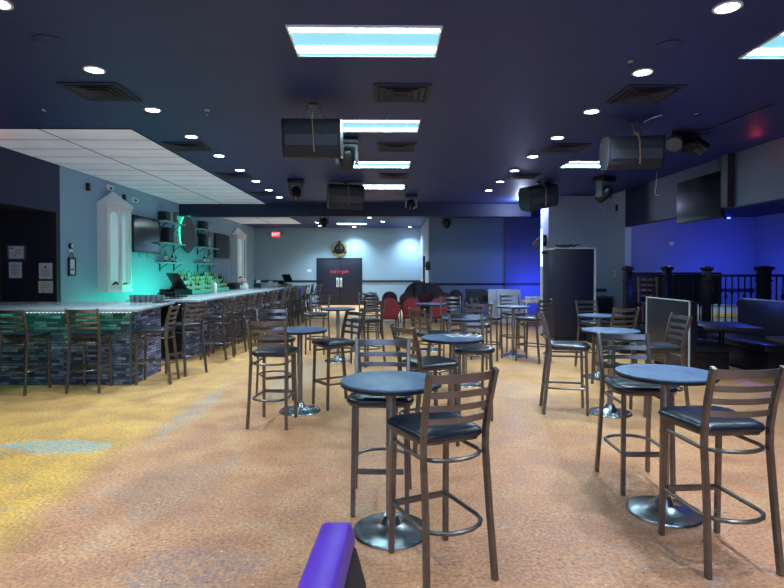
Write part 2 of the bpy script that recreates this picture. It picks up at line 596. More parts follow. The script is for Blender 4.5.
# chair rails
struct('trim_2', MB().span(WL, -3.08, FAR - 0.03, FAR, 1.03, 1.12), M['rail_trim'], 'dark chair rail left of the doors')
struct('trim_3', MB().span(-1.02, 1.6, FAR - 0.03, FAR, 1.03, 1.12), M['rail_trim'], 'dark chair rail right of the doors')
struct('trim_4', MB().span(1.6, 4.38, 20.07, 20.1, 1.02, 1.10), M['rail_trim'], 'dark chair rail behind the stacked tables')
struct('trim_5', MB().span(4.38, 7.08, 19.97, 20.0, 1.02, 1.10), M['rail_trim'], 'dark chair rail on the blue-lit section')
struct('trim_6', MB().span(4.2, 5.70, 14.07, 14.1, 1.02, 1.10), M['rail_trim'], 'dark chair rail behind the black booth')
struct('trim_7', MB().span(5.85, 9.0, 13.27, 13.3, 1.05, 1.13), M['rail_trim'], 'dark chair rail in the blue alcove')
struct('baseboard_back', MB().span(WL, 1.6, FAR - 0.02, FAR, 0, 0.12), M['rail_trim'], 'dark baseboard on the far wall')

# far double doors
door = MB().span(-3.08, -1.03, FAR - 0.02, FAR - 0.001, 0.0, 2.12).build('door_1', M['black'], None)
tag(door, 'black double doors on the far wall', None, None, 'structure')
for sx in (-1, 1):
    cx = -2.055 + sx * 0.5
    lf = MB().box((cx, FAR - 0.045, 1.03), (0.985, 0.05, 2.04)).build('door_leaf', M['booth_panel'], door, 0.004)
    hd = MB().box((-2.055 + sx * 0.075, FAR - 0.08, 1.02), (0.11, 0.02, 0.42)).build('push_plate', M['piping'], lf, 0.004)
    MB().box((-2.055 + sx * 0.075, FAR - 0.10, 1.02), (0.03, 0.03, 0.24)).build('door_handle', M['chrome'], lf, 0.006)
lt = MB()
xx = -2.42
for k, kind in enumerate('cabjoyan'):
    z = 1.50
    y = FAR - 0.075
    if kind in 'cao':
        pts = [(xx + 0.032 * math.cos(a), y, z + 0.05 * math.sin(a)) for a in [0.7 + i * 4.9 / 8 for i in range(9)]]
        lt.sweep(pts, 0.012, up=(0, 1, 0))
        if kind == 'a':
            lt.box((xx + 0.036, y, z), (0.016, 0.016, 0.10))
    elif kind in 'bj':
        lt.box((xx, y, z + 0.01), (0.016, 0.016, 0.14))
    elif kind == 'y':
        lt.box((xx - 0.02, y, z), (0.016, 0.016, 0.10), ry=-0.4)
        lt.box((xx + 0.012, y, z - 0.03), (0.016, 0.016, 0.19), ry=0.4)
    else:
        lt.box((xx - 0.025, y, z), (0.016, 0.016, 0.10))
        lt.box((xx + 0.025, y, z), (0.016, 0.016, 0.10))
        lt.box((xx, y, z + 0.044), (0.05, 0.016, 0.016))
    xx += 0.104
lo = lt.build('door_lettering', M['red_led'], door)
lo['label'] = 'red script lettering across both door leaves'
# service door in the left recess
sd = MB().span(-7.75, -6.86, 9.88, 9.929, 0, 2.17).build('door_2', M['brown_dark'], None, 0.006)
tag(sd, 'dark brown service door at the left edge', None, None, 'structure')
MB().lathe([(0.0, 0), (0.03, 0), (0.035, 0.03), (0.03, 0.06), (0, 0.065)], 16, (-6.92, 9.88, 1.75), 'Y').build('door_handle', M['black'], sd)
# raised platform of the alcove
struct('floor', MB().prism([(4.45, 10.3), (8.99, 10.3), (8.99, 13.29), (5.86, 13.29), (5.86, 12.95), (4.9, 12.95), (4.9, 12.1), (4.45, 12.1)], 0.001, 0.45), M['black_soft'], 'raised dark platform behind the railing')

# ================================================================== ceiling fittings
def recessed(x, y, label, group, lamp=True, power=60.0, z=H):
    t = thing('recessed_light', label, 'ceiling light', (x, y, z), 0, group)
    MB().lathe([(0.075, -0.001), (0.098, -0.001), (0.098, -0.012), (0.078, -0.012), (0.075, -0.001)], 24).build('trim_ring', M['white'], t)
    MB().lathe([(0.0, -0.003), (0.074, -0.003), (0.074, -0.008), (0.0, -0.010)], 24).build('lens', M['lens'], t)
    if lamp:
        L = bpy.data.lights.new('downlight', 'SPOT')
        L.energy = power
        L.color = (0.68, 0.90, 1.0)
        L.spot_size = math.radians(118)
        L.spot_blend = 0.9
        L.shadow_soft_size = 0.06
        o = bpy.data.objects.new('downlight', L)
        COL.objects.link(o)
        o.location = (x, y, z - 0.03)
    return t


P_DOWN = 112.0
for side, xs, nm in ((-2.75, range(-4, 9), 'left'), (2.47, range(-4, 8), 'right')):
    for k in xs:
        y = 3.97 + 1.305 * k
        if k >= 0:
            lab = f'bright recessed ceiling light in the {nm} row, {ORD[k]} counted from the nearest'
        else:  # out-of-view lights added to brighten the room
            lab = f'added recessed fill light of the {nm} row, behind the viewer, {ORD[-k - 1]} from the frame edge'
        recessed(side, y, lab, f'recessed lights in the {nm} row', True, P_DOWN)
for x, y, d in ((-1.35, 24.2, 'by the far wall above the right side of the doors'), (1.1, 24.2, 'by the far wall near the pale return wall'),
                (-0.56, 19.9, 'just beyond the beam, near the room centre'), (-0.09, 21.5, 'beyond the beam, right of the far light panel'),
                (-2.72, 22.0, 'beyond the beam, left of the far light panel'), (-2.78, 23.5, 'close to the far wall, left of the far light panel')):
    recessed(x, y, 'small recessed ceiling light ' + d, 'recessed lights beyond the beam', True, P_DOWN * 2.2)


def light_panel(x0, y0, label, hid=False):
    w, d = 1.22, 0.61
    t = thing('ceiling_light_panel', label, 'ceiling light', (x0 + w / 2, y0 + d / 2, H), 0, 'fluorescent ceiling panels')
    f = MB()
    for sx in (-1, 1):
        f.box((sx * (w / 2 - 0.006), 0, -0.008), (0.012, d, 0.014))
    for sy in (-1, 1):
        f.box((0, sy * (d / 2 - 0.006), -0.008), (w - 0.024, 0.012, 0.014))
    f.build('frame', M['white'], t)
    MB().box((0, 0, -0.004), (w - 0.024, d - 0.024, 0.004)).build('diffuser', M['tube_panel'], t)
    for sy, sw in ((-0.22, 0.06), (0.16, 0.13)):
        MB().box((0, sy, -0.008), (w - 0.05, sw, 0.003)).build('tube_glow', M['tube_core'], t)
    return t


for y0, d in ((4.30, 'largest, nearest the viewer'), (6.96, 'second from the viewer, behind the near hung speaker'), (9.62, 'third from the viewer'),
              (12.27, 'fourth from the viewer, beside the far hung speaker')):
    light_panel(-0.77, y0, 'lit fluorescent ceiling panel in the centre row, ' + d)
light_panel(-1.98, 22.3, 'lit fluorescent ceiling panel beyond the beam, near the far wall')
light_panel(3.16, 4.30, 'lit fluorescent ceiling panel cut by the right frame edge')
light_panel(3.22, 9.55, 'lit fluorescent ceiling panel at right, beside the right hung speaker')
light_panel(-0.77, 1.64, 'unseen fluorescent fill panel added above the viewer')  # this panel and the next are added out of view as fill
light_panel(-0.77, -1.02, 'unseen fluorescent fill panel added behind the viewer')


def vent(x, y, label):
    t = thing('ceiling_vent', label, 'vent', (x, y, H), 0, 'square ceiling vents')
    s = 0.6
    f = MB()
    for sgn in (-1, 1):
        f.box((sgn * (s / 2 - 0.02), 0, -0.008), (0.04, s, 0.014))
        f.box((0, sgn * (s / 2 - 0.02), -0.008), (s - 0.08, 0.04, 0.014))
    f.build('frame', M['beam'], t)
    g = MB()
    for r in (0.22, 0.15, 0.08):
        for sgn in (-1, 1):
            g.box((sgn * r, 0, -0.012), (0.035, 2 * r, 0.006), ry=0.4 * sgn)
            g.box((0, sgn * r, -0.012), (2 * r, 0.035, 0.006), rx=-0.4 * sgn)
    g.build('louver', M['beam'], t)
    MB().box((0, 0, -0.003), (s - 0.08, s - 0.08, 0.004)).build('backing', M['black_soft'], t)


for x, nm in ((-3.02, 'left'), (0.18, 'centre'), (2.80, 'right')):
    for k in range(4 if nm == 'left' else 3):
        vent(x, 5.93 + 2.6 * k, f'dark square louvered ceiling vent in the {nm} line, {ORD[k]} from the viewer')
for x, y, nm in ((-2.78, 4.62, 'left'), (2.40, 4.66, 'right')):
    o = MB().lathe([(0, 0), (0.11, 0), (0.12, -0.006), (0.10, -0.012), (0, -0.014)], 28).build('ceiling_speaker', M['ceil_dark'], None, loc=(x, y, H - 0.001))
    tag(o, f'flat round dark ceiling speaker by the nearest lights of the {nm} row', 'speaker')


def sprinkler(x, y, label):
    t = thing('sprinkler_head', label, 'sprinkler', (x, y, H), 0, 'sprinkler heads')
    MB().lathe([(0, -0.001), (0.035, -0.001), (0.03, -0.010), (0, -0.012)], 16).build('flange', M['chrome'], t)
    MB().lathe([(0.008, -0.012), (0.008, -0.05), (0.02, -0.052), (0.02, -0.056), (0, -0.057)], 12).build('nozzle', M['chrome'], t)


for px, py, d in ((697, 114, 'right, near the cable'), (631, 62, 'right, between the near recessed lights'), (43, 110, 'left, before the white tiles'), (207, 110, 'left of the near hung speaker'), (603, 172, 'right, beneath the right light panel')):
    p = at(px, py, H)
    sprinkler(p.x, p.y, 'small sprinkler head on the dark ceiling, ' + d)


def hung_speaker(x, y, z, w, h, d, rz, tilt, label, side_white=False, roll=0.0):
    """Loudspeaker lying on its side: barrel-fronted cabinet hung on chain with a strap."""
    t = thing('hanging_speaker', label, 'speaker', (x, y, z), rz, 'speakers hung from the ceiling')
    R = Matrix.Rotation(roll, 4, 'Y') @ Matrix.Rotation(tilt, 4, 'X')
    # cross-section in y-z: rounded front (towards -y), wedge back
    sec = [(-d * 0.34, -h * 0.5), (-d * 0.45, -h * 0.40), (-d * 0.5, -h * 0.20), (-d * 0.5, h * 0.30), (-d * 0.46, h * 0.43), (-d * 0.38, h * 0.5)]
    sec += [(d * 0.30, h * 0.5), (d * 0.5, h * 0.25), (d * 0.5, -h * 0.25), (d * 0.30, -h * 0.5)]
    pts = [R @ Vector((-w / 2, a, b)) for a, b in sec]
    MB().extrude(pts, R @ Vector((w, 0, 0))).build('cabinet', M['speaker'], t, 0.008)
    for sx, mt in ((-1, M['grille'] if side_white else M['black']), (1, M['black'])):
        pts2 = [R @ Vector((sx * w / 2 - (0.004 if sx < 0 else -0.004), a * 1.02, b * 1.02)) for a, b in sec]
        MB().extrude(pts2, R @ Vector((sx * 0.012, 0, 0))).build('side_cap', mt, t)
    MB().extrude([R @ Vector((-w * 0.47, -d * 0.5 - 0.008, h * 0.10)), R @ Vector((w * 0.47, -d * 0.5 - 0.008, h * 0.10)), R @ Vector((w * 0.47, -d * 0.5 - 0.008, -h * 0.19)), R @ Vector((-w * 0.47, -d * 0.5 - 0.008, -h * 0.19))], (0, 0.02, 0)).build('grille', M['grille'], t)
    st = [(0.0, 0.0, H - z - 0.03), (0.0, -d * 0.28, h * 0.56)] + [(0.01, -d * 0.50, h * 0.46), (0.02, -d * 0.56, h * 0.28), (0.03, -d * 0.56, -h * 0.22), (0.035, -d * 0.50, -h * 0.44)]
    MB().sweep(st, 0.035, 0.008, up=(1, 0, 0)).build('strap', M['strap'], t)
    for sx in (-0.25, 0.25):
        ch = MB()
        top = H - z - 0.016
        p0 = Vector((sx * w, 0.05, h * 0.42))
        p1 = Vector((sx * w * 0.4, 0.0, top))
        nlk = 9
        for i in range(nlk):
            a = p0.lerp(p1, i / nlk)
            b2 = p0.lerp(p1, (i + 0.9) / nlk)
            b2 = p0.lerp(p1, (i + 1.0) / nlk)
            ch.sweep([a, a.lerp(b2, 0.5) + Vector((0.006 if i % 2 else -0.006, 0, 0)), b2], 0.010, n=6)
        ch.build('chain', M['chrome'], t)
    MB().lathe([(0, -0.001), (0.06, -0.001), (0.06, -0.012), (0.02, -0.02), (0, -0.02)], 16, (0, 0, H - z)).build('ceiling_plate', M['black'], t)
    return t


hung_speaker(-0.82, 6.35, 3.08, 0.62, 0.42, 0.42, 0.0, 0.15, 'dark loudspeaker hung on its side with a tan strap, nearest the viewer, left of centre')
hung_speaker(-0.86, 12.0, 3.17, 0.72, 0.52, 0.42, 0.25, 0.25, 'dark tilted loudspeaker hung beside the fourth ceiling panel in the centre')
hung_speaker(3.14, 7.0, 3.07, 0.64, 0.40, 0.44, -0.12, 0.15, 'dark loudspeaker with a pale end cap hung at right below loose cables', True)
hung_speaker(3.32, 11.9, 3.16, 0.70, 0.48, 0.42, 0.35, 0.25, 'dark tilted loudspeaker hung right of centre above the black booth', roll=-0.22)


def moving_head(x, y, label, s=1.0, tilt=0.5, rz=0.0, dz=0.0):
    t = thing('moving_head_light', label, 'stage light', (x, y, H - dz), rz, 'moving head stage lights')
    MB().box((0, 0, -0.045 * s), (0.34 * s, 0.24 * s, 0.085 * s)).build('base', M['black'], t, 0.012)
    y1 = MB()
    for sx in (-1, 1):
        y1.box((sx * 0.14 * s, 0, -0.22 * s), (0.045 * s, 0.12 * s, 0.30 * s))
    y1.box((0, 0, -0.105 * s), (0.30 * s, 0.13 * s, 0.05 * s))
    y1.build('yoke', M['steel_grey'], t, 0.012)
    R = Matrix.Rotation(tilt, 3, 'X')
    MB().lathe([(0, 0.15), (0.07, 0.15), (0.105, 0.10), (0.11, 0.0), (0.10, -0.10), (0.085, -0.15), (0, -0.15)], 20, (0, 0, 0), 'Z').build('head', M['black'], t).matrix_local = Matrix.Translation((0, 0, -0.30 * s)) @ R.to_4x4() @ Matrix.Scale(s, 4)
    MB().lathe([(0, 0), (0.07, 0), (0.07, -0.008), (0, -0.02)], 20, (0, 0, -0.15)).build('head_lens', M['screen'], t).matrix_local = Matrix.Translation((0, 0, -0.30 * s)) @ R.to_4x4() @ Matrix.Scale(s, 4)


moving_head(-0.55, 8.0, 'moving head stage light right of the near hung speaker', 1.0, 0.6)
moving_head(-1.87, 11.6, 'moving head stage light left of the far hung speaker', 0.95, -0.6)
moving_head(0.66, 13.9, 'moving head stage light in front of the beam, centre', 0.9, -0.5)
moving_head(-2.05, 18.6, 'moving head stage light beyond the beam, left of the far light panel', 0.95, 0.3)
moving_head(2.08, 18.6, 'moving head stage light hanging in front of the grey wall beyond the beam', 1.05, 0.3)
moving_head(4.47, 11.2, 'moving head stage light tilted, right of centre above the wall corner', 1.15, 0.9, 0.6)

# projector cluster at right
t = thing('stage_light_cluster', 'dark cluster of angled par lights on the ceiling right of the right hung speaker', 'stage light', (4.17, 7.6, H), 0.4)
MB().box((0.0, 0, -0.03), (0.5, 0.05, 0.05)).build('mount_bar', M['black'], t, 0.006)
for i, (dx, dz, ry, mt) in enumerate(((-0.22, -0.14, 0.9, 'steel_grey'), (0.02, -0.13, 0.3, 'black'), (0.26, -0.15, -0.7, 'black'))):
    hd = MB().lathe([(0, 0.11), (0.06, 0.11), (0.09, 0.05), (0.10, -0.11), (0.085, -0.11), (0, -0.08)], 20).build('lamp_head', M[mt], t)
    hd.location = (dx, 0, dz)
    hd.rotation_euler = (-0.5, ry, 0)
    MB().sweep([(dx, -0.005, -0.05), (dx, 0.0, dz + 0.06)], 0.02).build('bracket', M['black'], t)
# loose cables
c = MB().sweep([at(644, 122, H - 0.02), at(652, 118, H - 0.06), at(662, 115, H - 0.02)], 0.012, n=6).build('loose_cable', M['white'], None)
tag(c, 'short white cable end above the right hung speaker', 'cable')
pts = [at(px, py, H - 0.012) for px, py in ((672, 131.5), (690, 130.5), (706, 130), (722, 124), (745, 115), (772, 105))]
c = MB().sweep(pts, 0.018, n=6).build('ceiling_cable', M['black'], None)
tag(c, 'dark cable running along the ceiling at upper right', 'cable')
c = MB().sweep([(5.25, 10.6, H - 0.02), (5.24, 10.6, 3.2), (5.22, 10.6, 3.1), (5.24, 10.6, 3.03), (5.30, 10.6, 3.02)], 0.010, n=6).build('loose_cable', M['white'], None)
tag(c, 'thin pale cable hanging in a hook left of the right television', 'cable')

# ================================================================== left wall things
# wall lantern cabinets
def arched(mb, p0, p1, z0, z1, stile, hz0, hz1, th):
    """Panel from p0 to p1 with one arched opening."""
    p0, p1 = Vector(p0), Vector(p1)
    L = (p1 - p0).length
    u = (p1 - p0) / L
    nrm = Vector((u.y, -u.x))

    def P(s, z):
        q = p0 + u * s
        return (q.x, q.y, z)
    back = (-nrm.x * th, -nrm.y * th, 0)
    hw = (L - 2 * stile) / 2
    for s0, s1, a, b2 in ((0, stile, z0, z1), (L - stile, L, z0, z1), (stile, L - stile, z0, hz0)):
        mb.extrude([P(s0, a), P(s1, a), P(s1, b2), P(s0, b2)], back)
    arc = [P(L / 2 + hw * math.cos(a), hz1 - hw + hw * math.sin(a)) for a in [PI * i / 14 for i in range(15)]]
    mb.extrude(arc + [P(stile, z1), P(L - stile, z1)], back)


def lantern(y0, label):
    t = thing('wall_lantern_cabinet', label, 'wall cabinet', (WL, y0, 0), 0, 'white wall lantern cabinets')
    z0, z1 = 1.12, 2.90
    out = [(0.002, 0), (0.21, 0), (0.38, 0.23), (0.38, 0.70), (0.21, 0.93), (0.002, 0.93)]
    b = MB()
    wide = [(max(0.002, x * 1.05 + 0.0), 0.465 + (y - 0.465) * 1.03) for x, y in out]
    b.prism(wide, z0, z0 + 0.06)
    b.prism(wide, z1 - 0.04, z1)
    b.extrude([(0.002, 0, z0 + .061), (0.21, 0, z0 + .061), (0.21, 0, z1 - .041), (0.002, 0, z1 - .041)], (0, 0.02, 0))
    b.extrude([(0.002, 0.93, z0 + .061), (0.21, 0.93, z0 + .061), (0.21, 0.93, z1 - .041), (0.002, 0.93, z1 - .041)], (0, -0.02, 0))
    for a, c in ((out[1], out[2]), (out[2], out[3]), (out[3], out[4])):
        arched(b, a, c, z0 + .061, z1 - .041, 0.055, z0 + 0.15, z1 - 0.12, 0.02)
    b.build('case', M['white'], t)
    cx, cy = 0.0, 0.465
    big = [(max(0.002, x * 1.10), cy + (y - cy) * 1.08) for x, y in out]
    MB().prism(big, z1, z1 + 0.05).build('cornice', M['white'], t, 0.006)
    rf = MB()
    apex = (0.10, cy, z1 + 0.34)
    small = [(apex[0] + (x - apex[0]) * 0.04, apex[1] + (y - apex[1]) * 0.04) for x, y in big]
    rf.rings([[(x, y, z1 + 0.05) for x, y in big], [(x, y, z1 + 0.34) for x, y in small]])
    rf.build('pointed_roof', M['white'], t)
    inner = [(0.004, 0.05), (0.15, 0.06), (0.27, 0.28), (0.27, 0.65), (0.15, 0.87), (0.004, 0.88)]
    MB().prism(inner, z0 + 0.08, z1 - 0.06).build('inner_panel', M['niche'], t)
    MB().sweep([(0.22, 0.10, z0 + 0.10), (0.27, 0.20, z0 + 0.20), (0.32, 0.30, z0 + 0.15), (0.33, 0.55, z0 + 0.17)], 0.05, n=8).build('decor_stem', M['black'], t)


lantern(11.32, 'tall white lantern-shaped wall cabinet with arched openings, nearer one left of the television')
lantern(21.2, 'tall white lantern-shaped wall cabinet with arched openings, farther one near the exit sign')


def tv_on_wall(y0, y1, z0, z1, label, x=WL, s=1):
    t = thing('wall_television', label, 'television', (x, (y0 + y1) / 2, (z0 + z1) / 2), 0, None)
    w, h = y1 - y0, z1 - z0
    MB().box((s * 0.07, 0, 0), (0.05, w, h)).build('casing', M['black'], t, 0.006)
    MB().box((s * 0.097, 0, 0.005), (0.004, w - 0.03, h - 0.035)).build('screen', M['screen'], t)
    MB().box((s * 0.023, 0, 0), (0.045, 0.4, 0.3)).build('wall_mount', M['black_soft'], t)
    return t


tt = tv_on_wall(12.75, 14.25, 2.0, 2.86, 'black flat television on the bar wall, right of the nearer white lantern')
for dy in (-0.35, 0.05):
    MB().sweep([(0.04, dy, -0.43), (0.045, dy, -0.50), (0.05, dy + 0.03, -0.54)], 0.012, n=6).build('hanging_cord', M['black'], tt)
tv_on_wall(18.95, 20.65, 2.0, 2.86, 'black flat television on the bar wall, before the farther white lantern')

def wall_shelf(y0, y1, z, label):
    t = thing('wall_shelf', label, 'shelf', (WL, (y0 + y1) / 2, z), 0, 'wall shelves over the back bar')
    L = y1 - y0
    MB().box((0.135, 0, -0.018), (0.265, L, 0.036)).build('board', M['shelf'], t, 0.003)
    for sy in (-0.33, 0.33):
        MB().sweep([(0.02, sy * L, -0.24), (0.02, sy * L, -0.036)], 0.025).build('bracket', M['black'], t)
        MB().sweep([(0.22, sy * L, -0.045), (0.03, sy * L, -0.18)], 0.015).build('brace', M['black'], t)


SH1 = (14.15, 15.6)
SH2 = (17.0, 18.7)
for (a, b2), nm in ((SH1, 'left of the round mirror'), (SH2, 'right of the round mirror')):
    for z, q in ((2.86, 'top'), (2.30, 'middle'), (1.79, 'bottom')):
        wall_shelf(a, b2, z, f'grey wall shelf {nm}, {q} of three')


def shelf_box(x, y, z, sx, sy, sz, mat, label, name='speaker_box', cat='speaker'):
    t = thing(name, label, cat, (x, y, z), 0)
    MB().box((0, 0, sz / 2), (sx, sy, sz)).build('case', M[mat], t, 0.006)
    MB().box((sx / 2 + 0.003, 0, sz / 2), (0.006, sy * 0.85, sz * 0.88)).build('front_grille', M['grille'], t)
    return t


shelf_box(WL + 0.13, 14.45, 2.861, 0.2, 0.30, 0.24, 'black', 'small black box on the top shelf left of the mirror')
shelf_box(WL + 0.13, 14.65, 2.301, 0.2, 0.32, 0.40, 'black', 'taller black box on the middle shelf left of the mirror')
k = MB().box((0, 0, 0.15), (0.05, 0.08, 0.30)).box((0, 0.11, 0.22), (0.05, 0.22, 0.08), rx=0.75).box((0, 0.11, 0.08), (0.05, 0.22, 0.08), rx=-0.75).build('letter_ornament', M['brown_wood'], None, 0.004, loc=(WL + 0.13, 15.15, 2.862))
tag(k, 'brown wooden letter K standing on the top shelf left of the mirror', 'ornament')
shelf_box(WL + 0.13, 17.5, 2.831 + 0.03, 0.2, 0.32, 0.26, 'black', 'small black box on the top shelf right of the mirror')
shelf_box(WL + 0.13, 17.55, 2.301, 0.2, 0.34, 0.42, 'black', 'taller black box on the middle shelf right of the mirror')

BOTTLE_KINDS = ['amber', 'clear', 'green', 'dark', 'pale', 'red']
CNAME = {'amber': 'amber', 'clear': 'clear', 'green': 'green', 'dark': 'black', 'pale': 'pale gold', 'red': 'red'}
BPROTO = {}


def bottle(kind, x, y, z, hh, label, group):
    key = kind
    if key not in BPROTO:
        t = thing('bottle', label, 'bottle', (x, y, z), 0, group)
        MB().lathe([(0, 0), (0.036, 0), (0.038, 0.01), (0.038, 0.17), (0.030, 0.205), (0.014, 0.23), (0.013, 0.275), (0.0, 0.275)], 16).build('bottle_body', M['bottle_' + kind], t)
        MB().lathe([(0.0385, 0.05), (0.0388, 0.05), (0.0388, 0.14), (0.0385, 0.14)], 16).build('paper_label', M['paper' if kind != 'clear' else 'paper_cream'], t)
        MB().lathe([(0, 0.275), (0.015, 0.275), (0.015, 0.31), (0, 0.312)], 12).build('cap', M['black' if kind in ('amber', 'clear') else 'gold'], t)
        BPROTO[key] = t
        t.scale = (hh / 0.31 * 1.0,) * 3
        return t
    t = dup(BPROTO[key], (x, y, z), 0, label, group)
    t.scale = (hh / 0.31,) * 3
    return t


# ornaments on shelves
for (x, y, z, kd, hh, lab) in ((WL + 0.13, 14.5, 1.791, 'green', 0.34, 'tall green bottle on the bottom shelf left of the mirror'),
                               (WL + 0.13, 14.95, 1.791, 'dark', 0.26, 'black bottle on the bottom shelf left of the mirror'),
                               (WL + 0.15, 15.15, 1.791, 'dark', 0.20, 'short black bottle at the right of the bottom shelf left of the mirror'),
                               (WL + 0.13, 15.35, 2.301, 'clear', 0.34, 'clear bottle on the middle shelf left of the mirror'),
                               (WL + 0.13, 18.0, 2.301, 'pale', 0.46, 'tall pale gold bottle on the middle shelf right of the mirror'),
                               (WL + 0.13, 17.6, 1.791, 'dark', 0.30, 'black bottle on the bottom shelf right of the mirror'),
                               (WL + 0.13, 17.95, 1.791, 'amber', 0.30, 'amber bottle on the bottom shelf right of the mirror'),
                               (WL + 0.13, 18.2, 2.861, 'clear', 0.28, 'clear bottle on the top shelf right of the mirror')):
    bottle(kd, x, y, z, hh, lab, None)

# round mirror with green halo
t = thing('round_wall_mirror', 'round mottled dark wall mirror with a green glowing rim', 'mirror', (WL, 16.35, 2.62))
n = 40
rim = [(0.05, 0.56 * (1 + 0.02 * math.sin(5 * a)) * math.cos(a), 0.53 * (1 + 0.03 * math.sin(7 * a)) * math.sin(a)) for a in [2 * PI * i / n for i in range(n)]]
MB().extrude(rim, (0.03, 0, 0)).build('mirror_face', M['geode'], t)
halo = [(0.03, y * 1.045, z * 1.045) for x, y, z in rim]
MB().sweep(halo[8:25], 0.026, n=6, up=(1, 0, 0)).build('green_led_rim', M['green_led'], t)
MB().box((0.02, 0, 0), (0.036, 0.3, 0.3)).build('wall_bracket', M['black'], t)

# little fittings on the grey wall
def camera_dome(y, z, label):
    t = thing('security_camera', label, 'security camera', (WL, y, z), 0, 'white dome cameras')
    MB().lathe([(0, 0.001), (0.06, 0.001), (0.065, 0.03), (0.05, 0.06), (0, 0.065)], 20, (0, 0, 0), 'X').build('mount', M['white'], t)
    MB().lathe([(0, -0.055), (0.035, -0.045), (0.055, 0.0), (0.035, 0.045), (0, 0.055)], 20, (0.10, -0.01, -0.02), 'Y').build('camera_ball', M['white'], t)
    MB().lathe([(0, 0.0), (0.025, 0.0), (0.025, 0.01), (0, 0.012)], 16, (0.115, -0.06, -0.03), 'Y').build('camera_lens', M['black'], t)


camera_dome(11.75, 3.33, 'white ball security camera above the nearer white lantern')
camera_dome(12.9, 3.22, 'white ball security camera just right of the nearer white lantern roof')
for y, z, d in ((10.95, 3.22, 'left of'), (12.45, 3.20, 'right of')):
    o = MB().box((WL + 0.03, y, z), (0.055, 0.09, 0.15)).build('wall_sensor', M['black'], None, 0.008)
    tag(o, f'small black wall sensor {d} the nearer lantern roof', 'sensor')
t = thing('thermostat', 'small white thermostat with a dark dial on the grey wall', 'thermostat', (WL, 10.35, 2.0))
MB().box((0.012, 0, -0.06), (0.02, 0.12, 0.06)).build('plate', M['white'], t, 0.004)
MB().lathe([(0, 0), (0.055, 0), (0.05, 0.03), (0, 0.034)], 20, (0.002, 0, 0.03), 'X').build('dial', M['black'], t)
MB().lathe([(0, 0), (0.035, 0), (0.034, 0.006), (0, 0.007)], 20, (0.036, 0.01, 0.03), 'X').build('dial_face', M['white'], t)
t = thing('hanging_picture', 'small dark framed picture hung by a cord on the grey wall', 'picture', (WL, 10.38, 1.64))
fr = MB()
for sy in (-1, 1):
    fr.box((0.02, sy * 0.10, 0), (0.035, 0.03, 0.34))
    fr.box((0.02, 0, sy * 0.155), (0.035, 0.17, 0.03))
fr.build('frame', M['black'], t, 0.003)
MB().box((0.012, 0, 0), (0.02, 0.17, 0.28)).build('print', M['paper'], t)
MB().sweep([(0.025, -0.04, -0.04), (0.025, -0.01, -0.07), (0.025, 0.02, -0.05), (0.025, 0.04, -0.02)], 0.02, n=6).build('print_mark', M['ink_dark'], t)
MB().sweep([(0.012, -0.09, 0.17), (0.012, 0, 0.27), (0.012, 0.09, 0.17)], 0.012, n=6).build('cord', M['black'], t)

# papers in the recess
def paper(px0, py0, px1, py1, label, framed=False, mat='paper', kind=0):
    y = 9.93
    sc = y / ray((px0 + px1) / 2, (py0 + py1) / 2).y
    a, b2 = ray(px0, py0), ray(px1, py1)
    x0, z0 = a.x * y / a.y, EYE + a.z * y / a.y
    x1, z1 = b2.x * y / b2.y, EYE + b2.z * y / b2.y
    w, h = x1 - x0, z0 - z1
    t = thing('framed_certificate' if framed else 'posted_paper', label, 'certificate' if framed else 'paper', ((x0 + x1) / 2, 9.93, (z0 + z1) / 2))
    if framed:
        f = MB()
        for s in (-1, 1):
            f.box((s * (w / 2 - 0.012), -0.012, 0), (0.024, 0.024, h))
            f.box((0, -0.012, s * (h / 2 - 0.012)), (w - 0.048, 0.024, 0.024))
        f.build('frame', M['steel_grey'], t)
    MB().box((0, -0.002, 0), (w * (0.88 if framed else 1), 0.006, h * (0.86 if framed else 1))).build('sheet', M[mat], t)
    k = MB()
    if kind == 0:
        for i in range(6):
            k.box((-0.005 * (i % 3), -0.008, h * (0.30 - 0.11 * i)), (w * (0.62 - 0.1 * (i % 3)), 0.003, 0.007))
        k.build('text_lines', M['ink_dark'], t)
    elif kind == 1:
        k.sweep([(-w * 0.36, -0.008, -h * 0.02), (-w * 0.12, -0.008, -h * 0.10), (w * 0.0, -0.008, -h * 0.18), (-w * 0.14, -0.008, -h * 0.26)], 0.004, 0.03, up=(0, 1, 0))
        k.box((-w * 0.26, -0.008, h * 0.28), (w * 0.22, 0.003, 0.02))
        k.build('blue_swoosh', M['ink'], t)
        l = MB()
        for i in range(4):
            l.box((w * 0.10, -0.008, h * (0.20 - 0.09 * i)), (w * 0.3, 0.003, 0.006))
        l.build('text_lines', M['ink_dark'], t)
    elif kind == 2:
        k.lathe([(0, 0), (0.022, 0), (0.022, 0.003), (0, 0.003)], 12, (0, -0.007, h * 0.24), 'Y')
        for i in range(5):
            k.box((0, -0.008, h * (0.06 - 0.09 * i)), (w * (0.7 - 0.12 * (i % 2)), 0.003, 0.006))
        k.build('seal_and_lines', M['ink'], t)
    else:
        for i in range(3):
            k.box((0, -0.008, h * (0.26 - 0.15 * i)), (w * 0.7, 0.003, 0.006))
        for s in (-0.15, 0.28):
            k.box((s * w, -0.008, -h * 0.34), (0.018, 0.003, 0.022))
        k.build('text_lines', M['ink_dark'], t)


paper(7.5, 245, 26, 260, 'framed certificate with a blue curve on the black wall at left', True, 'paper', 1)
paper(9, 262, 22, 278, 'white printed sheet under the framed certificate', False, 'paper', 0)
paper(39, 263, 52.5, 279, 'bluish white sheet with a small seal on the black wall', False, 'paper', 2)
paper(38.5, 281, 53, 293, 'cream sheet under the sheet with the seal', False, 'paper_cream', 3)

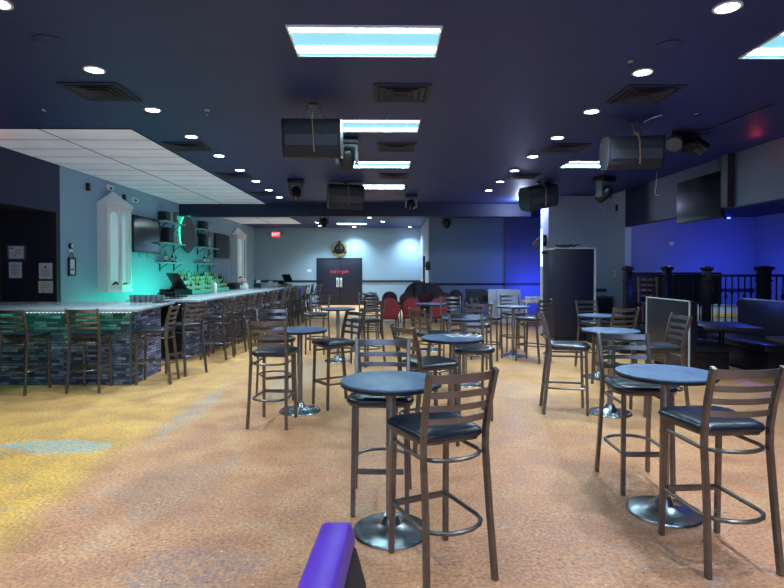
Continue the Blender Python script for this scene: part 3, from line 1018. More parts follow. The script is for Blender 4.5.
# ================================================================== the bar
ZB = 1.07
base = thing('stone_bar', 'stacked stone bar front at left facing the room, greenish under the counter', 'bar', (0, 0, 0))
MB().prism([(-8.6, 7.72), (-3.62, 7.72), (-3.62, 8.62), (-8.6, 8.62)], 0.0, ZB - 0.045).build('core', M['black_soft'], base)
MB().span(-8.6, -3.50, 7.60, 7.72, 0.001, ZB - 0.045).build('stone_front', M['ledger_x'], base)
MB().span(-3.62, -3.50, 7.7205, 8.62, 0.001, ZB - 0.045).build('stone_side', M['ledger_y_lit'], base)
MB().span(-3.515, -3.494, 7.594, 7.615, 0.001, ZB - 0.045).build('corner_trim', M['steel_grey'], base)
o = MB().prism([(-8.6, 7.25), (-3.25, 7.25), (-3.42, 9.0), (-3.60, 9.0), (-8.6, 8.75)], ZB - 0.044, ZB).build('bar_counter', M['marble'], None, 0.008)
tag(o, 'pale marble counter of the near bar with a row of tiny lights under its edge', 'counter')
led = thing('led_strip', 'green light strip under the near counter edge', 'light strip', (0, 0, 0))
MB().span(-8.5, -3.36, 7.30, 7.315, ZB - 0.058, ZB - 0.046).build('strip_housing', M['white'], led)
dots = MB()
for i in range(96):
    dots.box((-8.3 + i * 0.052, 7.295, ZB - 0.052), (0.02, 0.008, 0.009))
d = dots.build('led_dots', M['white_led'], led)
d['kind'] = 'stuff'

base = thing('stone_bar', 'stacked stone front of the long bar running toward the far doors', 'bar', (0, 0, 0))
sl = (-2.98 + 3.49) / 11.1


def bx(y, off):
    return -3.49 + sl * (y - 9.8) + off


MB().prism([(bx(9.84, -0.66), 9.84), (bx(9.84, -0.12), 9.84), (bx(20.8, -0.12), 20.8), (bx(20.8, -0.66), 20.8)], 0, ZB - 0.045).build('core', M['black_soft'], base)
MB().prism([(bx(9.8, -0.1195), 9.80), (bx(9.8, 0), 9.80), (bx(20.85, 0), 20.85), (bx(20.85, -0.1195), 20.85)], 0.001, ZB - 0.045).build('stone_front', M['ledger_y_lit'], base)
MB().prism([(bx(9.8, -0.66), 9.80), (bx(9.8, -0.12), 9.80), (bx(9.8, -0.12), 9.839), (bx(9.8, -0.66), 9.839)], 0.001, ZB - 0.045).build('end_panel', M['black'], base)
o = MB().prism([(bx(9.5, -0.50), 9.45), (bx(9.5, 0.33), 9.45), (bx(21.0, 0.33), 21.0), (bx(21.0, -0.50), 21.0)], ZB - 0.044, ZB).build('bar_counter', M['marble'], None, 0.008)
tag(o, 'pale marble counter of the long bar running toward the far doors', 'counter')
# back bar
t = thing('back_bar_cabinet', 'dark low back bar cabinet along the grey wall', 'cabinet', (0, 0, 0))
MB().span(WL + 0.01, WL + 0.52, 12.6, 21.0, 0, 0.86).build('carcass', M['black'], t)
MB().span(WL + 0.01, WL + 0.56, 12.55, 21.05, 0.861, 0.90).build('cabinet_top', M['marble'], t)
for i in range(8):
    dd = MB().span(WL + 0.521, WL + 0.54, 12.65 + i * 1.04, 13.63 + i * 1.04, 0.08, 0.84).build('door', M['black_soft'], t, 0.004)
    MB().span(WL + 0.541, WL + 0.56, 13.5 + i * 1.04, 13.53 + i * 1.04, 0.45, 0.62).build('handle', M['chrome'], dd)
t = thing('bottle_stand', 'stepped teal-lit stand carrying rows of liquor bottles', 'bottle stand', (0, 0, 0))
TIERS = [(WL + 0.03, WL + 0.20, 1.24), (WL + 0.20, WL + 0.37, 1.12), (WL + 0.37, WL + 0.54, 1.00)]
BY0, BY1 = 15.3, 18.9
for x0, x1, z in TIERS:
    MB().span(x0, x1 - 0.002, BY0, BY1, 0.901, z).build('step', M['teal_strip'], t)
MB().extrude([(WL + 0.03, BY0 - 0.001, 0.901), (WL + 0.54, BY0 - 0.001, 0.901), (WL + 0.54, BY0 - 0.001, 1.02), (WL + 0.03, BY0 - 0.001, 1.27)], (0, -0.02, 0)).build('end_cap', M['dark_green'], t)
for ti, (x0, x1, z) in enumerate(TIERS):
    tn = ('top', 'middle', 'bottom')[ti]
    cnt = {}
    for i in range(17):
        kd = random.choice(['amber', 'clear', 'clear', 'green', 'dark', 'pale', 'red', 'amber'])
        cnt[kd] = cnt.get(kd, 0) + 1
        y = BY0 + 0.12 + i * 0.211 + random.uniform(-0.02, 0.02)
        bottle(kd, (x0 + x1) / 2, y, z + 0.001, random.uniform(0.26, 0.36), f'{CNAME[kd]} bottle on the {tn} lit step, {ORD[cnt[kd] - 1]} {CNAME[kd]} one from the left', 'bottles on the lit stand')


def pos_terminal(x, y, rz, label, s=1.0):
    t = thing('register_terminal', label, 'cash register', (x, y, ZB), rz)
    MB().box((0, 0, 0.012), (0.24 * s, 0.24 * s, 0.022)).build('base', M['black'], t, 0.006)
    MB().sweep([(0, 0.05, 0.02), (0, 0.06, 0.14 * s), (0, 0.02, 0.22 * s)], 0.07 * s, 0.05).build('stand_arm', M['black'], t, 0.006)
    sc = MB().box((0, 0, 0), (0.36 * s, 0.03, 0.28 * s)).build('screen_case', M['black'], t, 0.008)
    sc.location = (0, -0.01, 0.24 * s)
    sc.rotation_euler = (-0.55, 0, 0)
    gl = MB().box((0, -0.017, 0), (0.32 * s, 0.004, 0.24 * s)).build('screen_glass', M['screen'], sc)
    MB().box((0.24 * s, 0.02, 0.075), (0.14 * s, 0.2 * s, 0.14)).build('receipt_printer', M['black'], t, 0.01)


pos_terminal(-3.95, 10.45, 2.4, 'black touch screen register on the near end of the long bar', 1.25)
pos_terminal(-3.38, 19.0, 2.6, 'black touch screen register near the far end of the long bar')
# tumblers on the near counter
CN = ['leftmost', 'second from left', 'third from left', 'fourth from left', 'fifth from left', 'sixth from left', 'seventh from left']
gl0 = None
for r in range(2):
    for i in range(6):
        loc = (-4.02 + i * 0.085 + 0.02 * r, 8.78 + r * 0.09, ZB)
        lab = f'dark glass tumbler on the near counter, {CN[i]} in the {("front", "back")[r]} row'
        if gl0 is None:
            gl0 = MB().lathe([(0, 0.0), (0.028, 0.0), (0.036, 0.11), (0.033, 0.11), (0.026, 0.008), (0, 0.008)], 16).build('tumbler', M['tumbler'], None, loc=loc)
            tag(gl0, lab, 'glass', 'tumblers on the near counter')
        else:
            g = gl0.copy()
            COL.objects.link(g)
            g.location = loc
            g['label'] = lab
mat_ = MB().span(-3.62, -3.44, 8.60, 8.88, ZB + 0.001, ZB + 0.012).build('bar_mat', M['black'], None, 0.003)
tag(mat_, 'small black bar mat on the near counter beside the tumblers', 'mat')
rack = thing('glass_rack', 'small dark wire rack on the near end of the long bar, left of the register', 'rack', (-3.72, 9.75, ZB))
f = MB()
for i in range(6):
    f.sweep([(-0.24 + i * 0.07, -0.1, 0.0), (-0.24 + i * 0.07, -0.1, 0.11), (-0.24 + i * 0.07, 0.1, 0.11), (-0.24 + i * 0.07, 0.1, 0.0)], 0.012)
f.box((-0.065, -0.1, 0.10), (0.38, 0.016, 0.016)).box((-0.065, 0.1, 0.10), (0.38, 0.016, 0.016))
f.build('wire_frame', M['black'], rack)
MB().box((-0.065, 0, 0.012), (0.38, 0.19, 0.01)).build('tray', M['steel_grey'], rack)
o = MB().lathe([(0, 0.0), (0.045, 0.0), (0.055, 0.15), (0.05, 0.17), (0.03, 0.20), (0.025, 0.225), (0, 0.225)], 20).build('shaker', M['white'], None, loc=(-3.93, 12.75, ZB))
tag(o, 'white drink shaker on the long bar in front of the bottles', 'shaker')


def caddy(x, y, label, col='white', h=0.15):
    t = thing('bar_caddy', label, 'caddy', (x, y, ZB))
    MB().box((0, 0, h * 0.35), (0.20, 0.14, h * 0.7)).build('bin', M[col], t, 0.008)
    MB().box((0.03, 0, h * 0.85), (0.10, 0.10, h * 0.5)).build('napkins', M['paper'], t, 0.004)
    MB().lathe([(0, 0), (0.007, 0), (0.007, h * 1.3), (0, h * 1.3)], 8, (-0.06, 0, 0.03)).build('straw', M['black'], t)


caddy(-3.80, 14.9, 'white bar caddy with napkins on the long bar, nearest of three')
caddy(-3.72, 16.1, 'dark bar caddy with napkins on the long bar, middle of three', 'dark_green', 0.19)
caddy(-3.60, 17.2, 'pale blue bar caddy with napkins on the long bar, farthest of three', 'pale_plastic')
t = thing('counter_box', 'low black box on the back bar cabinet by the farther lantern', 'box', (WL + 0.3, 20.3, 0.90))
MB().box((0, 0, 0.09), (0.40, 0.9, 0.18)).build('case', M['black'], t, 0.01)
MB().box((0.0, 0, 0.20), (0.2, 0.5, 0.04)).build('lid', M['steel_grey'], t, 0.006)

# ================================================================== far wall things
t = thing('exit_sign', 'lit red exit sign high on the far wall', 'exit sign', (-4.90, FAR, 3.18))
MB().box((0, -0.03, 0), (0.36, 0.05, 0.22)).build('housing', M['exit_red'], t, 0.006)
text_obj('exit_letters', 'EXIT', 0.165, M['exit_white'], t, (0, -0.058, 0), (PI / 2, 0, 0), 0.003)
for s in (-1, 1):
    MB().lathe([(0, 0), (0.05, 0), (0.06, 0.05), (0, 0.06)], 14, (s * 0.30, -0.03, 0.02), 'Y').build('emergency_lamp', M['gold'], t)
t = thing('round_wall_ornament', 'round dark and gold openwork ornament above the far doors', 'wall ornament', (-2.05, FAR, 2.53))
MB().lathe([(0.27, 0.01), (0.36, 0.01), (0.36, 0.05), (0.27, 0.06), (0.27, 0.01)], 32, (0, 0, 0), 'Y').build('outer_ring', M['gold'], t)
MB().lathe([(0, 0.012), (0.24, 0.012), (0.20, 0.07), (0.12, 0.09), (0, 0.10)], 24, (0, 0, 0), 'Y').build('center_boss', M['black'], t)
for i in range(6):
    a = i * PI / 3 + 0.5
    MB().box((0.29 * math.cos(a), -0.04, 0.29 * math.sin(a)), (0.12, 0.06, 0.09), ry=-a).build('petal', M['black' if i % 2 else 'gold'], t, 0.01)
for s in (-0.09, 0.09):
    MB().lathe([(0, 0.09), (0.03, 0.09), (0.02, 0.11), (0, 0.112)], 12, (s, 0, 0.03), 'Y').build('stud', M['gold'], t)
t = thing('switch_plate', 'white switch plate left of the far doors', 'switch', (-3.42, FAR, 1.54))
MB().box((0, -0.008, 0), (0.20, 0.014, 0.12)).build('plate', M['white'], t, 0.003)
for s in (-0.05, 0.05):
    MB().box((s, -0.018, 0), (0.03, 0.01, 0.06)).build('toggle', M['white'], t)
t = thing('wall_outlet', 'small pale outlet on the grey wall right of the black booth', 'outlet', (5.695, 13.6, 1.50), PI / 2)
MB().box((0, 0.006, 0), (0.09, 0.012, 0.14)).build('plate', M['white'], t, 0.003)
MB().box((0, 0.014, 0), (0.045, 0.006, 0.08)).build('socket', M['black'], t)
t = thing('wall_sensor', 'tiny black sensor high on the wall corner by the alcove', 'sensor', (WR, 13.45, 3.10))
MB().box((-0.02, 0, 0), (0.035, 0.06, 0.16)).build('case', M['black'], t, 0.006)

# round folding tables leaning by the return wall, pole speaker
def leaning_round(x, y, r, mat, lean, rz, label):
    t = thing('folded_round_table', label, 'table', (x, y, 0), rz, 'folded round tables against the wall')
    R = Matrix.Rotation(lean, 4, 'X')
    top = MB().lathe([(0, 0), (r, 0), (r, 0.035), (0, 0.035)], 40, (0, 0, 0), 'Y').build('tabletop', M[mat], t)
    top.matrix_local = R @ Matrix.Translation((0, 0, r))
    lg = MB()
    for s in (-0.3, 0.3):
        lg.sweep([(s, 0.02, 0.35 * r), (s, 0.02, 1.65 * r)], 0.03)
    lg.build('folded_leg', M['black'], t).matrix_local = R


leaning_round(1.25, 19.15, 0.60, 'dark_green', -0.2, 0.15, 'dark teal round tabletop standing on edge, left of the black pole')
leaning_round(1.56, 19.6, 0.57, 'dark_red', -0.2, -0.1, 'maroon round tabletop standing on edge, right of the black pole')
t = thing('pole_speaker_stand', 'tall black pole with a small box in front of the pale wall corner', 'stand', (1.33, 18.75, 0))
MB().lathe([(0, 0), (0.28, 0), (0.28, 0.02), (0.04, 0.04), (0.035, 0.06), (0.035, 2.05), (0, 2.05)], 20).build('pole', M['black'], t)
MB().box((0.14, 0, 1.72), (0.16, 0.16, 0.30)).build('small_box', M['black'], t, 0.01)
MB().box((0.06, 0, 1.72), (0.08, 0.04, 0.04)).build('bracket', M['black'], t)

# white folding tables stacked upright, white cart
for i, (x, y, w, rz, d) in enumerate(((3.62, 15.9, 0.72, 0.12, 'front'), (3.40, 16.1, 0.72, 0.12, 'back'))):
    t = thing('folded_table', f'pale folding table standing on its edge by the blue-lit wall, {d} one', 'table', (x, y, 0.0), rz, 'pale folded tables')
    R = Matrix.Rotation(-0.10, 4, 'X')
    MB().box((0, 0, 0.52), (w, 0.05, 1.0)).build('tabletop', M['pale_plastic'], t, 0.02).matrix_local = R
    MB().sweep([(-0.25, 0.05, 0.15), (-0.25, 0.05, 0.85), (0.25, 0.05, 0.85), (0.25, 0.05, 0.15)], 0.03, up=(0, 1, 0)).build('folded_leg', M['steel_grey'], t).matrix_local = R
t = thing('utility_cart', 'white utility cart with cloths left of the black booth', 'cart', (4.22, 15.4, 0))
for z in (0.25, 0.70):
    MB().box((0, 0, z), (0.66, 0.45, 0.08)).build('tray', M['white'], t, 0.012)
for sx in (-1, 1):
    for sy in (-1, 1):
        MB().box((sx * 0.30, sy * 0.19, 0.38), (0.04, 0.04, 0.60)).build('post', M['white'], t)
        MB().lathe([(0, -0.015), (0.04, -0.015), (0.04, 0.015), (0, 0.015)], 14, (sx * 0.30, sy * 0.19, 0.041), 'X').build('wheel', M['black'], t)
for i in range(3):
    o = MB().box((4.03 + i * 0.19, 15.4, 0.74 + 0.051), (0.17, 0.28, 0.10), rz=0.1 * i).build('folded_cloth', M['paper'], None, 0.03, seg=3)
    tag(o, f'folded white cloth on the utility cart, {("left", "middle", "right")[i]} one', 'cloth', 'cloths on the cart')

# black DJ booth
t = thing('dj_booth', 'tall black booth panel box standing at the middle right', 'booth', (0, 0, 0))
MB().prism([(3.78, 12.2), (4.66, 12.2), (4.66, 13.2), (3.78, 13.2)], 0.06, 2.05).build('body', M['booth_panel'], t, 0.01)
MB().prism([(3.76, 12.17), (4.69, 12.17), (4.69, 13.22), (3.76, 13.22)], 0.0, 0.06).build('plinth', M['black'], t)
MB().span(4.655, 4.70, 12.185, 12.20, 0.06, 2.06).build('edge_trim', M['piping'], t)
MB().span(3.77, 4.70, 12.18, 13.22, 2.051, 2.075).build('top_trim', M['piping'], t)
MB().span(3.745, 3.779, 13.10, 13.22, 0.06, 2.05).build('edge_trim', M['piping'], t)
cb = MB()
random.seed(3)
for j in range(4):
    pts = [(3.95 + 0.06 * i + random.uniform(-.03, .03), 12.5 + 0.1 * j + random.uniform(-.06, .06), 2.10 + random.uniform(0, .07)) for i in range(9)]
    cb.sweep(pts, 0.022, n=6)
o = cb.build('cable_bundle', M['black'], None)
tag(o, 'tangled black cables on top of the black booth', 'cables', None, 'stuff')
t = thing('led_tube', 'vertical white light tube clamped at the left of the black booth top', 'light tube', (3.64, 12.75, 0))
MB().box((0, 0, 2.10), (0.04, 0.04, 0.88)).build('tube', M['white_led'], t)
MB().box((0.065, 0.0, 1.98), (0.14, 0.05, 0.06)).build('clamp', M['black'], t)
t = thing('stage_spotlight', 'grey stage spotlight mounted on the wall edge above the black booth', 'stage light', (4.20, 14.3, 2.35))
MB().box((-0.06, 0, 0), (0.11, 0.08, 0.30)).build('mount', M['black'], t, 0.008)
h1 = MB().lathe([(0, 0.15), (0.09, 0.15), (0.11, 0.0), (0.11, -0.15), (0.09, -0.15), (0, -0.13)], 20, (0, 0, 0), 'Z').build('lamp_can', M['steel_grey'], t)
h1.location = (-0.20, -0.05, -0.05)
h1.rotation_euler = (0.9, 0.5, 0)
t = thing('equipment_case', 'low black equipment case between the black booth and the railing', 'case', (5.2, 13.75, 0))
MB().box((0, 0, 0.45), (0.85, 0.5, 0.9)).build('case', M['black'], t, 0.015)
MB().box((0, 0, 0.915), (0.87, 0.52, 0.03)).build('lid', M['steel_grey'], t, 0.006)

# right TV on the bulkhead
tv_on_wall(9.12, 10.52, 2.46, 3.25, 'large black television hung on the dark bulkhead at right', WR - 0.0, -1)
o = MB().span(WR - 0.12, WR - 0.002, 8.92, 9.08, SOFFIT, H - 0.002).build('trim_8', M['wall_black'], None)
tag(o, 'dark vertical post right of the hanging television', None, None, 'structure')
camd = thing('security_camera', 'small pale camera on the blue wall under the right television', 'security camera', (6.95, 13.3, 2.22), 0)
MB().lathe([(0, 0), (0.05, 0), (0.05, 0.03), (0, 0.035)], 16, (0, 0, 0), 'Y').build('mount', M['white'], camd)
MB().lathe([(0, 0.03), (0.04, 0.035), (0.045, 0.08), (0.02, 0.11), (0, 0.112)], 16, (0, 0, 0), 'Y').build('camera_ball', M['white'], camd)
ld = thing('alcove_led', 'small glowing blue light at the alcove ceiling edge', 'light', (8.3, 13.252, 2.87))
MB().box((0, 0, -0.023), (0.14, 0.10, 0.05)).build('housing', M['black'], ld, 0.006)
MB().box((0, -0.052, -0.035), (0.08, 0.01, 0.03)).build('led_face', M['blue_led'], ld)
t = thing('wall_sconce', 'pale panel on the alcove side wall at the right edge', 'sconce', (9.0, 11.9, 2.05))
MB().box((-0.03, 0, 0), (0.05, 0.35, 0.45)).build('panel', M['niche'], t, 0.01)
MB().box((-0.06, 0, 0.35), (0.10, 0.06, 0.14)).build('hook', M['black'], t, 0.008)

# ------------------------------------------------------------------ railing
RY = 10.42
t = thing('railing', 'black iron railing with capped newel posts and thin balusters', 'railing', (0, RY, 0.45))
posts = [(4.62, 0.125), (5.38, 0.125), (6.14, 0.125), (7.24, 0.18), (8.35, 0.125)]
for x, w in posts:
    p = MB().box((x, 0, 0.56), (w, w, 1.12)).build('newel_post', M['iron'], t, 0.006)
    c = MB()
    hw = w / 2
    c.rings([[(x + sx * q, sy * q, z) for sx, sy in ((-1, -1), (1, -1), (1, 1), (-1, 1))] for q, z in ((hw * 1.05, 1.12), (hw * 1.35, 1.145), (hw * 1.4, 1.17), (hw * 1.15, 1.19), (hw * 0.3, 1.21))])
    c.build('cap', M['iron'], p)
    MB().box((x, 0, 0.93), (w * 1.2, w * 1.2, 0.03)).build('collar', M['iron'], p)
for (xa, wa), (xb, wb) in zip(posts, posts[1:]):
    MB().span(xa + wa / 2, xb - wb / 2, -0.03, 0.03, 1.00, 1.045).build('top_rail', M['iron'], t, 0.004)
    MB().span(xa + wa / 2, xb - wb / 2, -0.02, 0.02, 0.10, 0.14).build('bottom_rail', M['iron'], t, 0.004)
    L = xb - xa
    nb = max(4, round(L / 0.125)) - 1
    for i in range(nb):
        x = xa + L * (i + 1) / (nb + 1)
        b = MB().box((x, 0, 0.57), (0.018, 0.018, 0.86))
        b.build('baluster', M['iron'], t)
        zz = (0.72, 0.48, 0.62)[i % 3]
        q = 0.02
        MB().rings([[(x + sx * r, sy * r, zz + dz) for sx, sy in ((-1, -1), (1, -1), (1, 1), (-1, 1))] for r, dz in ((0.010, -0.06), (q, -0.02), (q, 0.02), (0.010, 0.06))]).build('baluster_knot', M['iron'], t)

t = thing('partition_panel', 'black partition board behind the railing on the platform', 'partition', (6.15, 11.6, 0.45))
MB().box((0, 0, 0.54), (1.98, 0.05, 1.08)).build('board', M['black'], t, 0.004)
for s in (-0.8, 0.8):
    MB().box((s, 0.0, 0.02), (0.08, 0.4, 0.04)).build('foot', M['black'], t)
t = thing('low_divider', 'pale blue low divider with a yellow stripe behind the railing', 'divider', (6.50, 10.85, 0.45))
MB().box((0, 0, 0.22), (1.25, 0.20, 0.44)).build('body', M['pale_plastic'], t, 0.006)
MB().box((0, -0.104, 0.235), (1.25, 0.01, 0.065)).build('yellow_stripe', M['yellow'], t)
MB().box((0, -0.104, 0.05), (1.25, 0.01, 0.09)).build('kick_strip', M['black'], t)


# ------------------------------------------------------------------ booths
def booth(x, y0, y1, face, label, hb=1.19):
    """face=+1: sitter looks to +x.  x is the outer side of the backrest."""
    t = thing('booth_bench', label, 'booth', (x, (y0 + y1) / 2, 0), 0)
    L = y1 - y0
    f = face
    MB().box((f * 0.06, 0, hb / 2 + 0.04), (0.12, L, hb - 0.08)).build('backrest', M['vinyl_navy'], t, 0.02, seg=3)
    MB().box((f * 0.35, 0, 0.22), (0.50, L - 0.04, 0.30)).build('seat_box', M['black'], t, 0.006)
    MB().box((f * 0.38, 0, 0.425), (0.55, L, 0.11)).build('seat_cushion', M['vinyl_navy'], t, 0.03, seg=3)
    MB().box((f * 0.33, 0, 0.035), (0.44, L - 0.1, 0.07)).build('plinth', M['black_soft'], t)
    xo = -f * 0.005
    MB().sweep([(xo, -L / 2, 0.06), (xo, -L / 2, hb), (xo, L / 2, hb), (xo, L / 2, 0.06)], 0.028, n=8, up=(1, 0, 0)).build('piping', M['piping'], t)
    return t


booth(4.46, 7.98, 9.30, 1, 'dark booth bench with white piping, left of the booth table', 1.12)
t = booth(6.22, 7.95, 9.45, -1, 'dark booth bench at the right edge facing the booth table', 1.085)


def booth_table(x, y, rz, label, w=0.78, d=1.0):
    t = thing('booth_table', label, 'table', (x, y, 0), rz)
    MB().box((0, 0, 0.735), (w, d, 0.03)).build('tabletop', M['booth_top'], t, 0.004)
    MB().box((0, 0, 0.712), (w - 0.02, d - 0.02, 0.016)).build('edge_band', M['edge'], t)
    MB().lathe([(0.038, 0.03), (0.038, 0.70), (0, 0.70), (0, 0.03)][:2] + [(0.06, 0.704)], 20).build('column', M['iron'], t)
    b = MB()
    b.box((0, 0, 0.018), (0.56, 0.07, 0.035)).box((0, 0, 0.018), (0.07, 0.56, 0.036))
    b.build('cross_base', M['iron'], t, 0.006)


booth_table(5.14, 8.32, -0.25, 'dark rectangular booth table between the two booth benches')
booth_table(5.18, 6.50, -0.05, 'dark rectangular booth table cut by the right frame edge', 0.85, 0.6)

# purple-lit near bench end
t = thing('booth_bench', 'padded bench back end with a purple-lit top at the bottom edge', 'booth', (0, 0, 0))
z1 = 0.90
p_far = at(337, 521.5, z1)
BV = (-0.105, -1.6, 0)
sec = [(-0.178, z1 - 0.03), (-0.170, z1 - 0.005), (-0.16, z1), (-0.10, z1), (-0.090, z1 - 0.005), (-0.083, z1 - 0.03)]
ytop = p_far.y
top = [(x, ytop, z) for x, z in sec] + [(-0.080, ytop, z1 - 0.06), (-0.182, ytop, z1 - 0.06)]
MB().extrude(top, BV).build('top_pad', M['vinyl_purple_lit'], t, 0.006)
body = [(-0.184, ytop + 0.003, z1 - 0.061), (-0.079, ytop + 0.003, z1 - 0.061), (-0.052, ytop + 0.003, 0.74), (-0.015, ytop + 0.003, 0.45), (0.01, ytop + 0.003, 0.08), (-0.184, ytop + 0.003, 0.08)]
MB().extrude(body, BV).build('backrest', M['black_soft'], t, 0.012)
MB().span(-0.70, -0.295, ytop - 1.55, ytop - 0.02, 0.36, 0.47).build('seat_cushion', M['vinyl'], t, 0.03, seg=3)
MB().span(-0.66, -0.295, ytop - 1.53, ytop - 0.04, 0.0, 0.359).build('seat_box', M['black'], t, 0.004)
MB().prism([(-0.18, ytop - 0.02), (-0.03, ytop - 0.02), (-0.13, ytop - 1.55), (-0.28, ytop - 1.55)], 0.0, 0.079).build('plinth', M['black_soft'], t)


# ================================================================== stools and tables
def arc_u(hx, y_front, y_back, bow, n=9):
    """U-shaped ring from the front-left leg round the back to the front-right leg."""
    pts = [(-hx, y_front)]
    for i in range(n):
        a = PI + PI * i / (n - 1)
        # half ellipse bulging to the back
        pts.append((hx * 1.04 * math.cos(a), y_back + bow * math.sin(a)))
    pts.append((hx, y_front))
    return pts


def make_stool(label, loc, rz, group):
    t = thing('bar_stool', label, 'bar stool', loc, rz, group)
    fx, fy = 0.166, 0.174
    rx, ry = 0.185, -0.215
    for s in (-1, 1):
        MB().sweep([(s * (fx + 0.008), fy + 0.020, 0.0), (s * fx, fy, 0.70)], 0.029, 0.029, up=(0, 1, 0)).build('leg', M['metal'], t, 0.003, seg=1)
    for s in (-1, 1):
        pts = [(s * (rx + 0.012), ry - 0.055, 0.0), (s * rx, ry - 0.02, 0.36), (s * (rx - 0.004), ry + 0.012, 0.66), (s * (rx - 0.004), ry + 0.010, 0.76), (s * (rx - 0.002), ry - 0.012, 0.89), (s * (rx + 0.002), ry - 0.055, 1.045), (s * (rx + 0.003), ry - 0.070, 1.086)]
        MB().sweep(pts, 0.026, 0.036, up=(0, 1, 0)).build('back_leg', M['metal'], t, 0.003, seg=1)
    # curved slats
    for z, h in ((0.835, 0.030), (0.903, 0.030), (0.972, 0.032), (1.054, 0.042)):
        yb = ry + 0.01 - (max(0, z - 0.76) ** 1.35) * 0.36
        rings = []
        for i in range(9):
            u = -1 + 2 * i / 8
            x = u * (rx - 0.012)
            y = yb - 0.035 * (1 - u * u)
            rings.append([(x, y - 0.006, z - h / 2), (x, y + 0.006, z - h / 2), (x, y + 0.006 - h * 0.1, z + h / 2), (x, y - 0.006 - h * 0.1, z + h / 2)])
        MB().rings(rings).build('slat', M['metal_slat'], t, 0.0)
    # seat frame and cushion
    def outline(g, n=7):
        pts = []
        w1, w2 = 0.215 + g, 0.185 + g
        yf, yb = 0.225 + g, -0.195 - g
        r = 0.095
        corners = [(w1 - r, yf - r, 0), (-w1 + r, yf - r, PI / 2), (-w2 + r * .6, yb + r * .6, PI), (w2 - r * .6, yb + r * .6, 1.5 * PI)]
        for k, (cx, cy, a0) in enumerate(corners):
            rr = r if k < 2 else r * .6
            for i in range(n):
                a = a0 + (PI / 2) * i / (n - 1)
                pts.append((cx + rr * math.cos(a), cy + rr * math.sin(a)))
        return pts
    fr = MB()
    o1 = outline(-0.016)
    fr.sweep([(x, y, 0.712) for x, y in o1], 0.016, 0.013, closed=True)
    fr.build('seat_frame', M['metal'], t)
    c = MB()
    c.rings([[(x, y, z) for x, y in outline(g)] for g, z in ((-0.016, 0.719), (0.0, 0.722), (0.006, 0.738), (0.0, 0.757), (-0.022, 0.768), (-0.07, 0.772))])
    c.build('seat', M['vinyl'], t, 0, 1.2)
    # upper ring, lower ring, front bar
    MB().sweep([(x, y, 0.640) for x, y in arc_u(fx, fy, ry + 0.075, 0.115)], 0.022, 0.022, n=8).build('upper_ring', M['metal'], t)
    MB().sweep([(x, y, 0.285) for x, y in arc_u(fx + 0.002, fy, ry + 0.075, 0.135)], 0.024, 0.024, n=8).build('foot_ring', M['metal'], t)
    MB().box((0, fy + 0.004, 0.285), (2 * fx - 0.03, 0.016, 0.036)).build('foot_bar', M['metal'], t, 0.003)
    return t


STOOL = None


def stool(x, y, rz, label, group=None):
    global STOOL
    if STOOL is None:
        STOOL = make_stool(label, (x, y, 0), rz, group)
        return STOOL
    return dup(STOOL, (x, y, 0), rz, label, group)


def heading(dx, dy):
    return math.atan2(-dx, dy)


def stool_feet(r1, r2, f1, f2, label, group=None):
    R1, R2, F1, F2 = (at(*p) for p in (r1, r2, f1, f2))
    c = (R1 + R2 + F1 + F2) / 4
    d = (F1 + F2) / 2 - (R1 + R2) / 2
    rz = heading(d.x, d.y)
    off = Vector((0, -0.037)).to_2d()
    off.rotate(Matrix.Rotation(rz, 2))
    return stool(c.x - off.x, c.y - off.y, rz, label, group)


def stool_px(px, py, dx, dy, label, group=None):
    p = at(px, py)
    return stool(p.x, p.y, heading(dx, dy), label, group)


def make_table(label, loc, rz, group, scale=1.0):
    t = thing('bar_table', label, 'bar table', loc, rz, group)
    MB().lathe([(0, 0.905), (0.300, 0.905), (0.304, 0.912), (0.302, 0.919), (0.296, 0.920), (0, 0.920)], 56).build('tabletop', M['laminate'], t)
    MB().lathe([(0.2, 0.888), (0.298, 0.888), (0.3035, 0.892), (0.3035, 0.9045), (0.2, 0.9045), (0.2, 0.888)], 56).build('edge_band', M['edge'], t)
    MB().lathe([(0, 0.874), (0.10, 0.874), (0.10, 0.8875), (0, 0.8875)], 24).build('mount_plate', M['black'], t)
    MB().lathe([(0, 0.06), (0.030, 0.06), (0.030, 0.52), (0.033, 0.525), (0.033, 0.535), (0.030, 0.54), (0.030, 0.873), (0, 0.873)], 20).build('column', M['post'], t)
    MB().lathe([(0, 0.0), (0.228, 0.0), (0.232, 0.006), (0.226, 0.016), (0.17, 0.024), (0.10, 0.036), (0.065, 0.055), (0.05, 0.085), (0.042, 0.10), (0, 0.10)], 48).build('base', M['chrome'], t)
    return t


TABLE = None


def table(px, py, label, group='round bar tables'):
    global TABLE
    p = at(px, py)
    if TABLE is None:
        TABLE = make_table(label, (p.x, p.y, 0), 0, group)
        return p
    dup(TABLE, (p.x, p.y, 0), 0.7 * px, label, group)
    return p


table(391, 531, 'round dark bar table nearest the viewer, in the centre foreground')
table(664, 512, 'round dark bar table in the right foreground')
table(300, 411, 'round dark bar table at left centre with three stools near the bar')
table(452, 430, 'round dark bar table behind the nearest one, with printed papers on top')
table(610, 413, 'round dark bar table at right, between the booth and the right foreground table')
table(599, 377.5, 'small-looking round bar table at right just left of the brown-backed stool')
table(513, 356, 'round bar table in front of the pale folded tables, left of the black booth')
table(338, 361, 'round bar table far back in front of the black double doors')
table(464, 384, 'round bar table in the centre with a pale blue sheen, behind the table with papers')
table(431, 350, 'round bar table far back in front of the red banquet chairs')

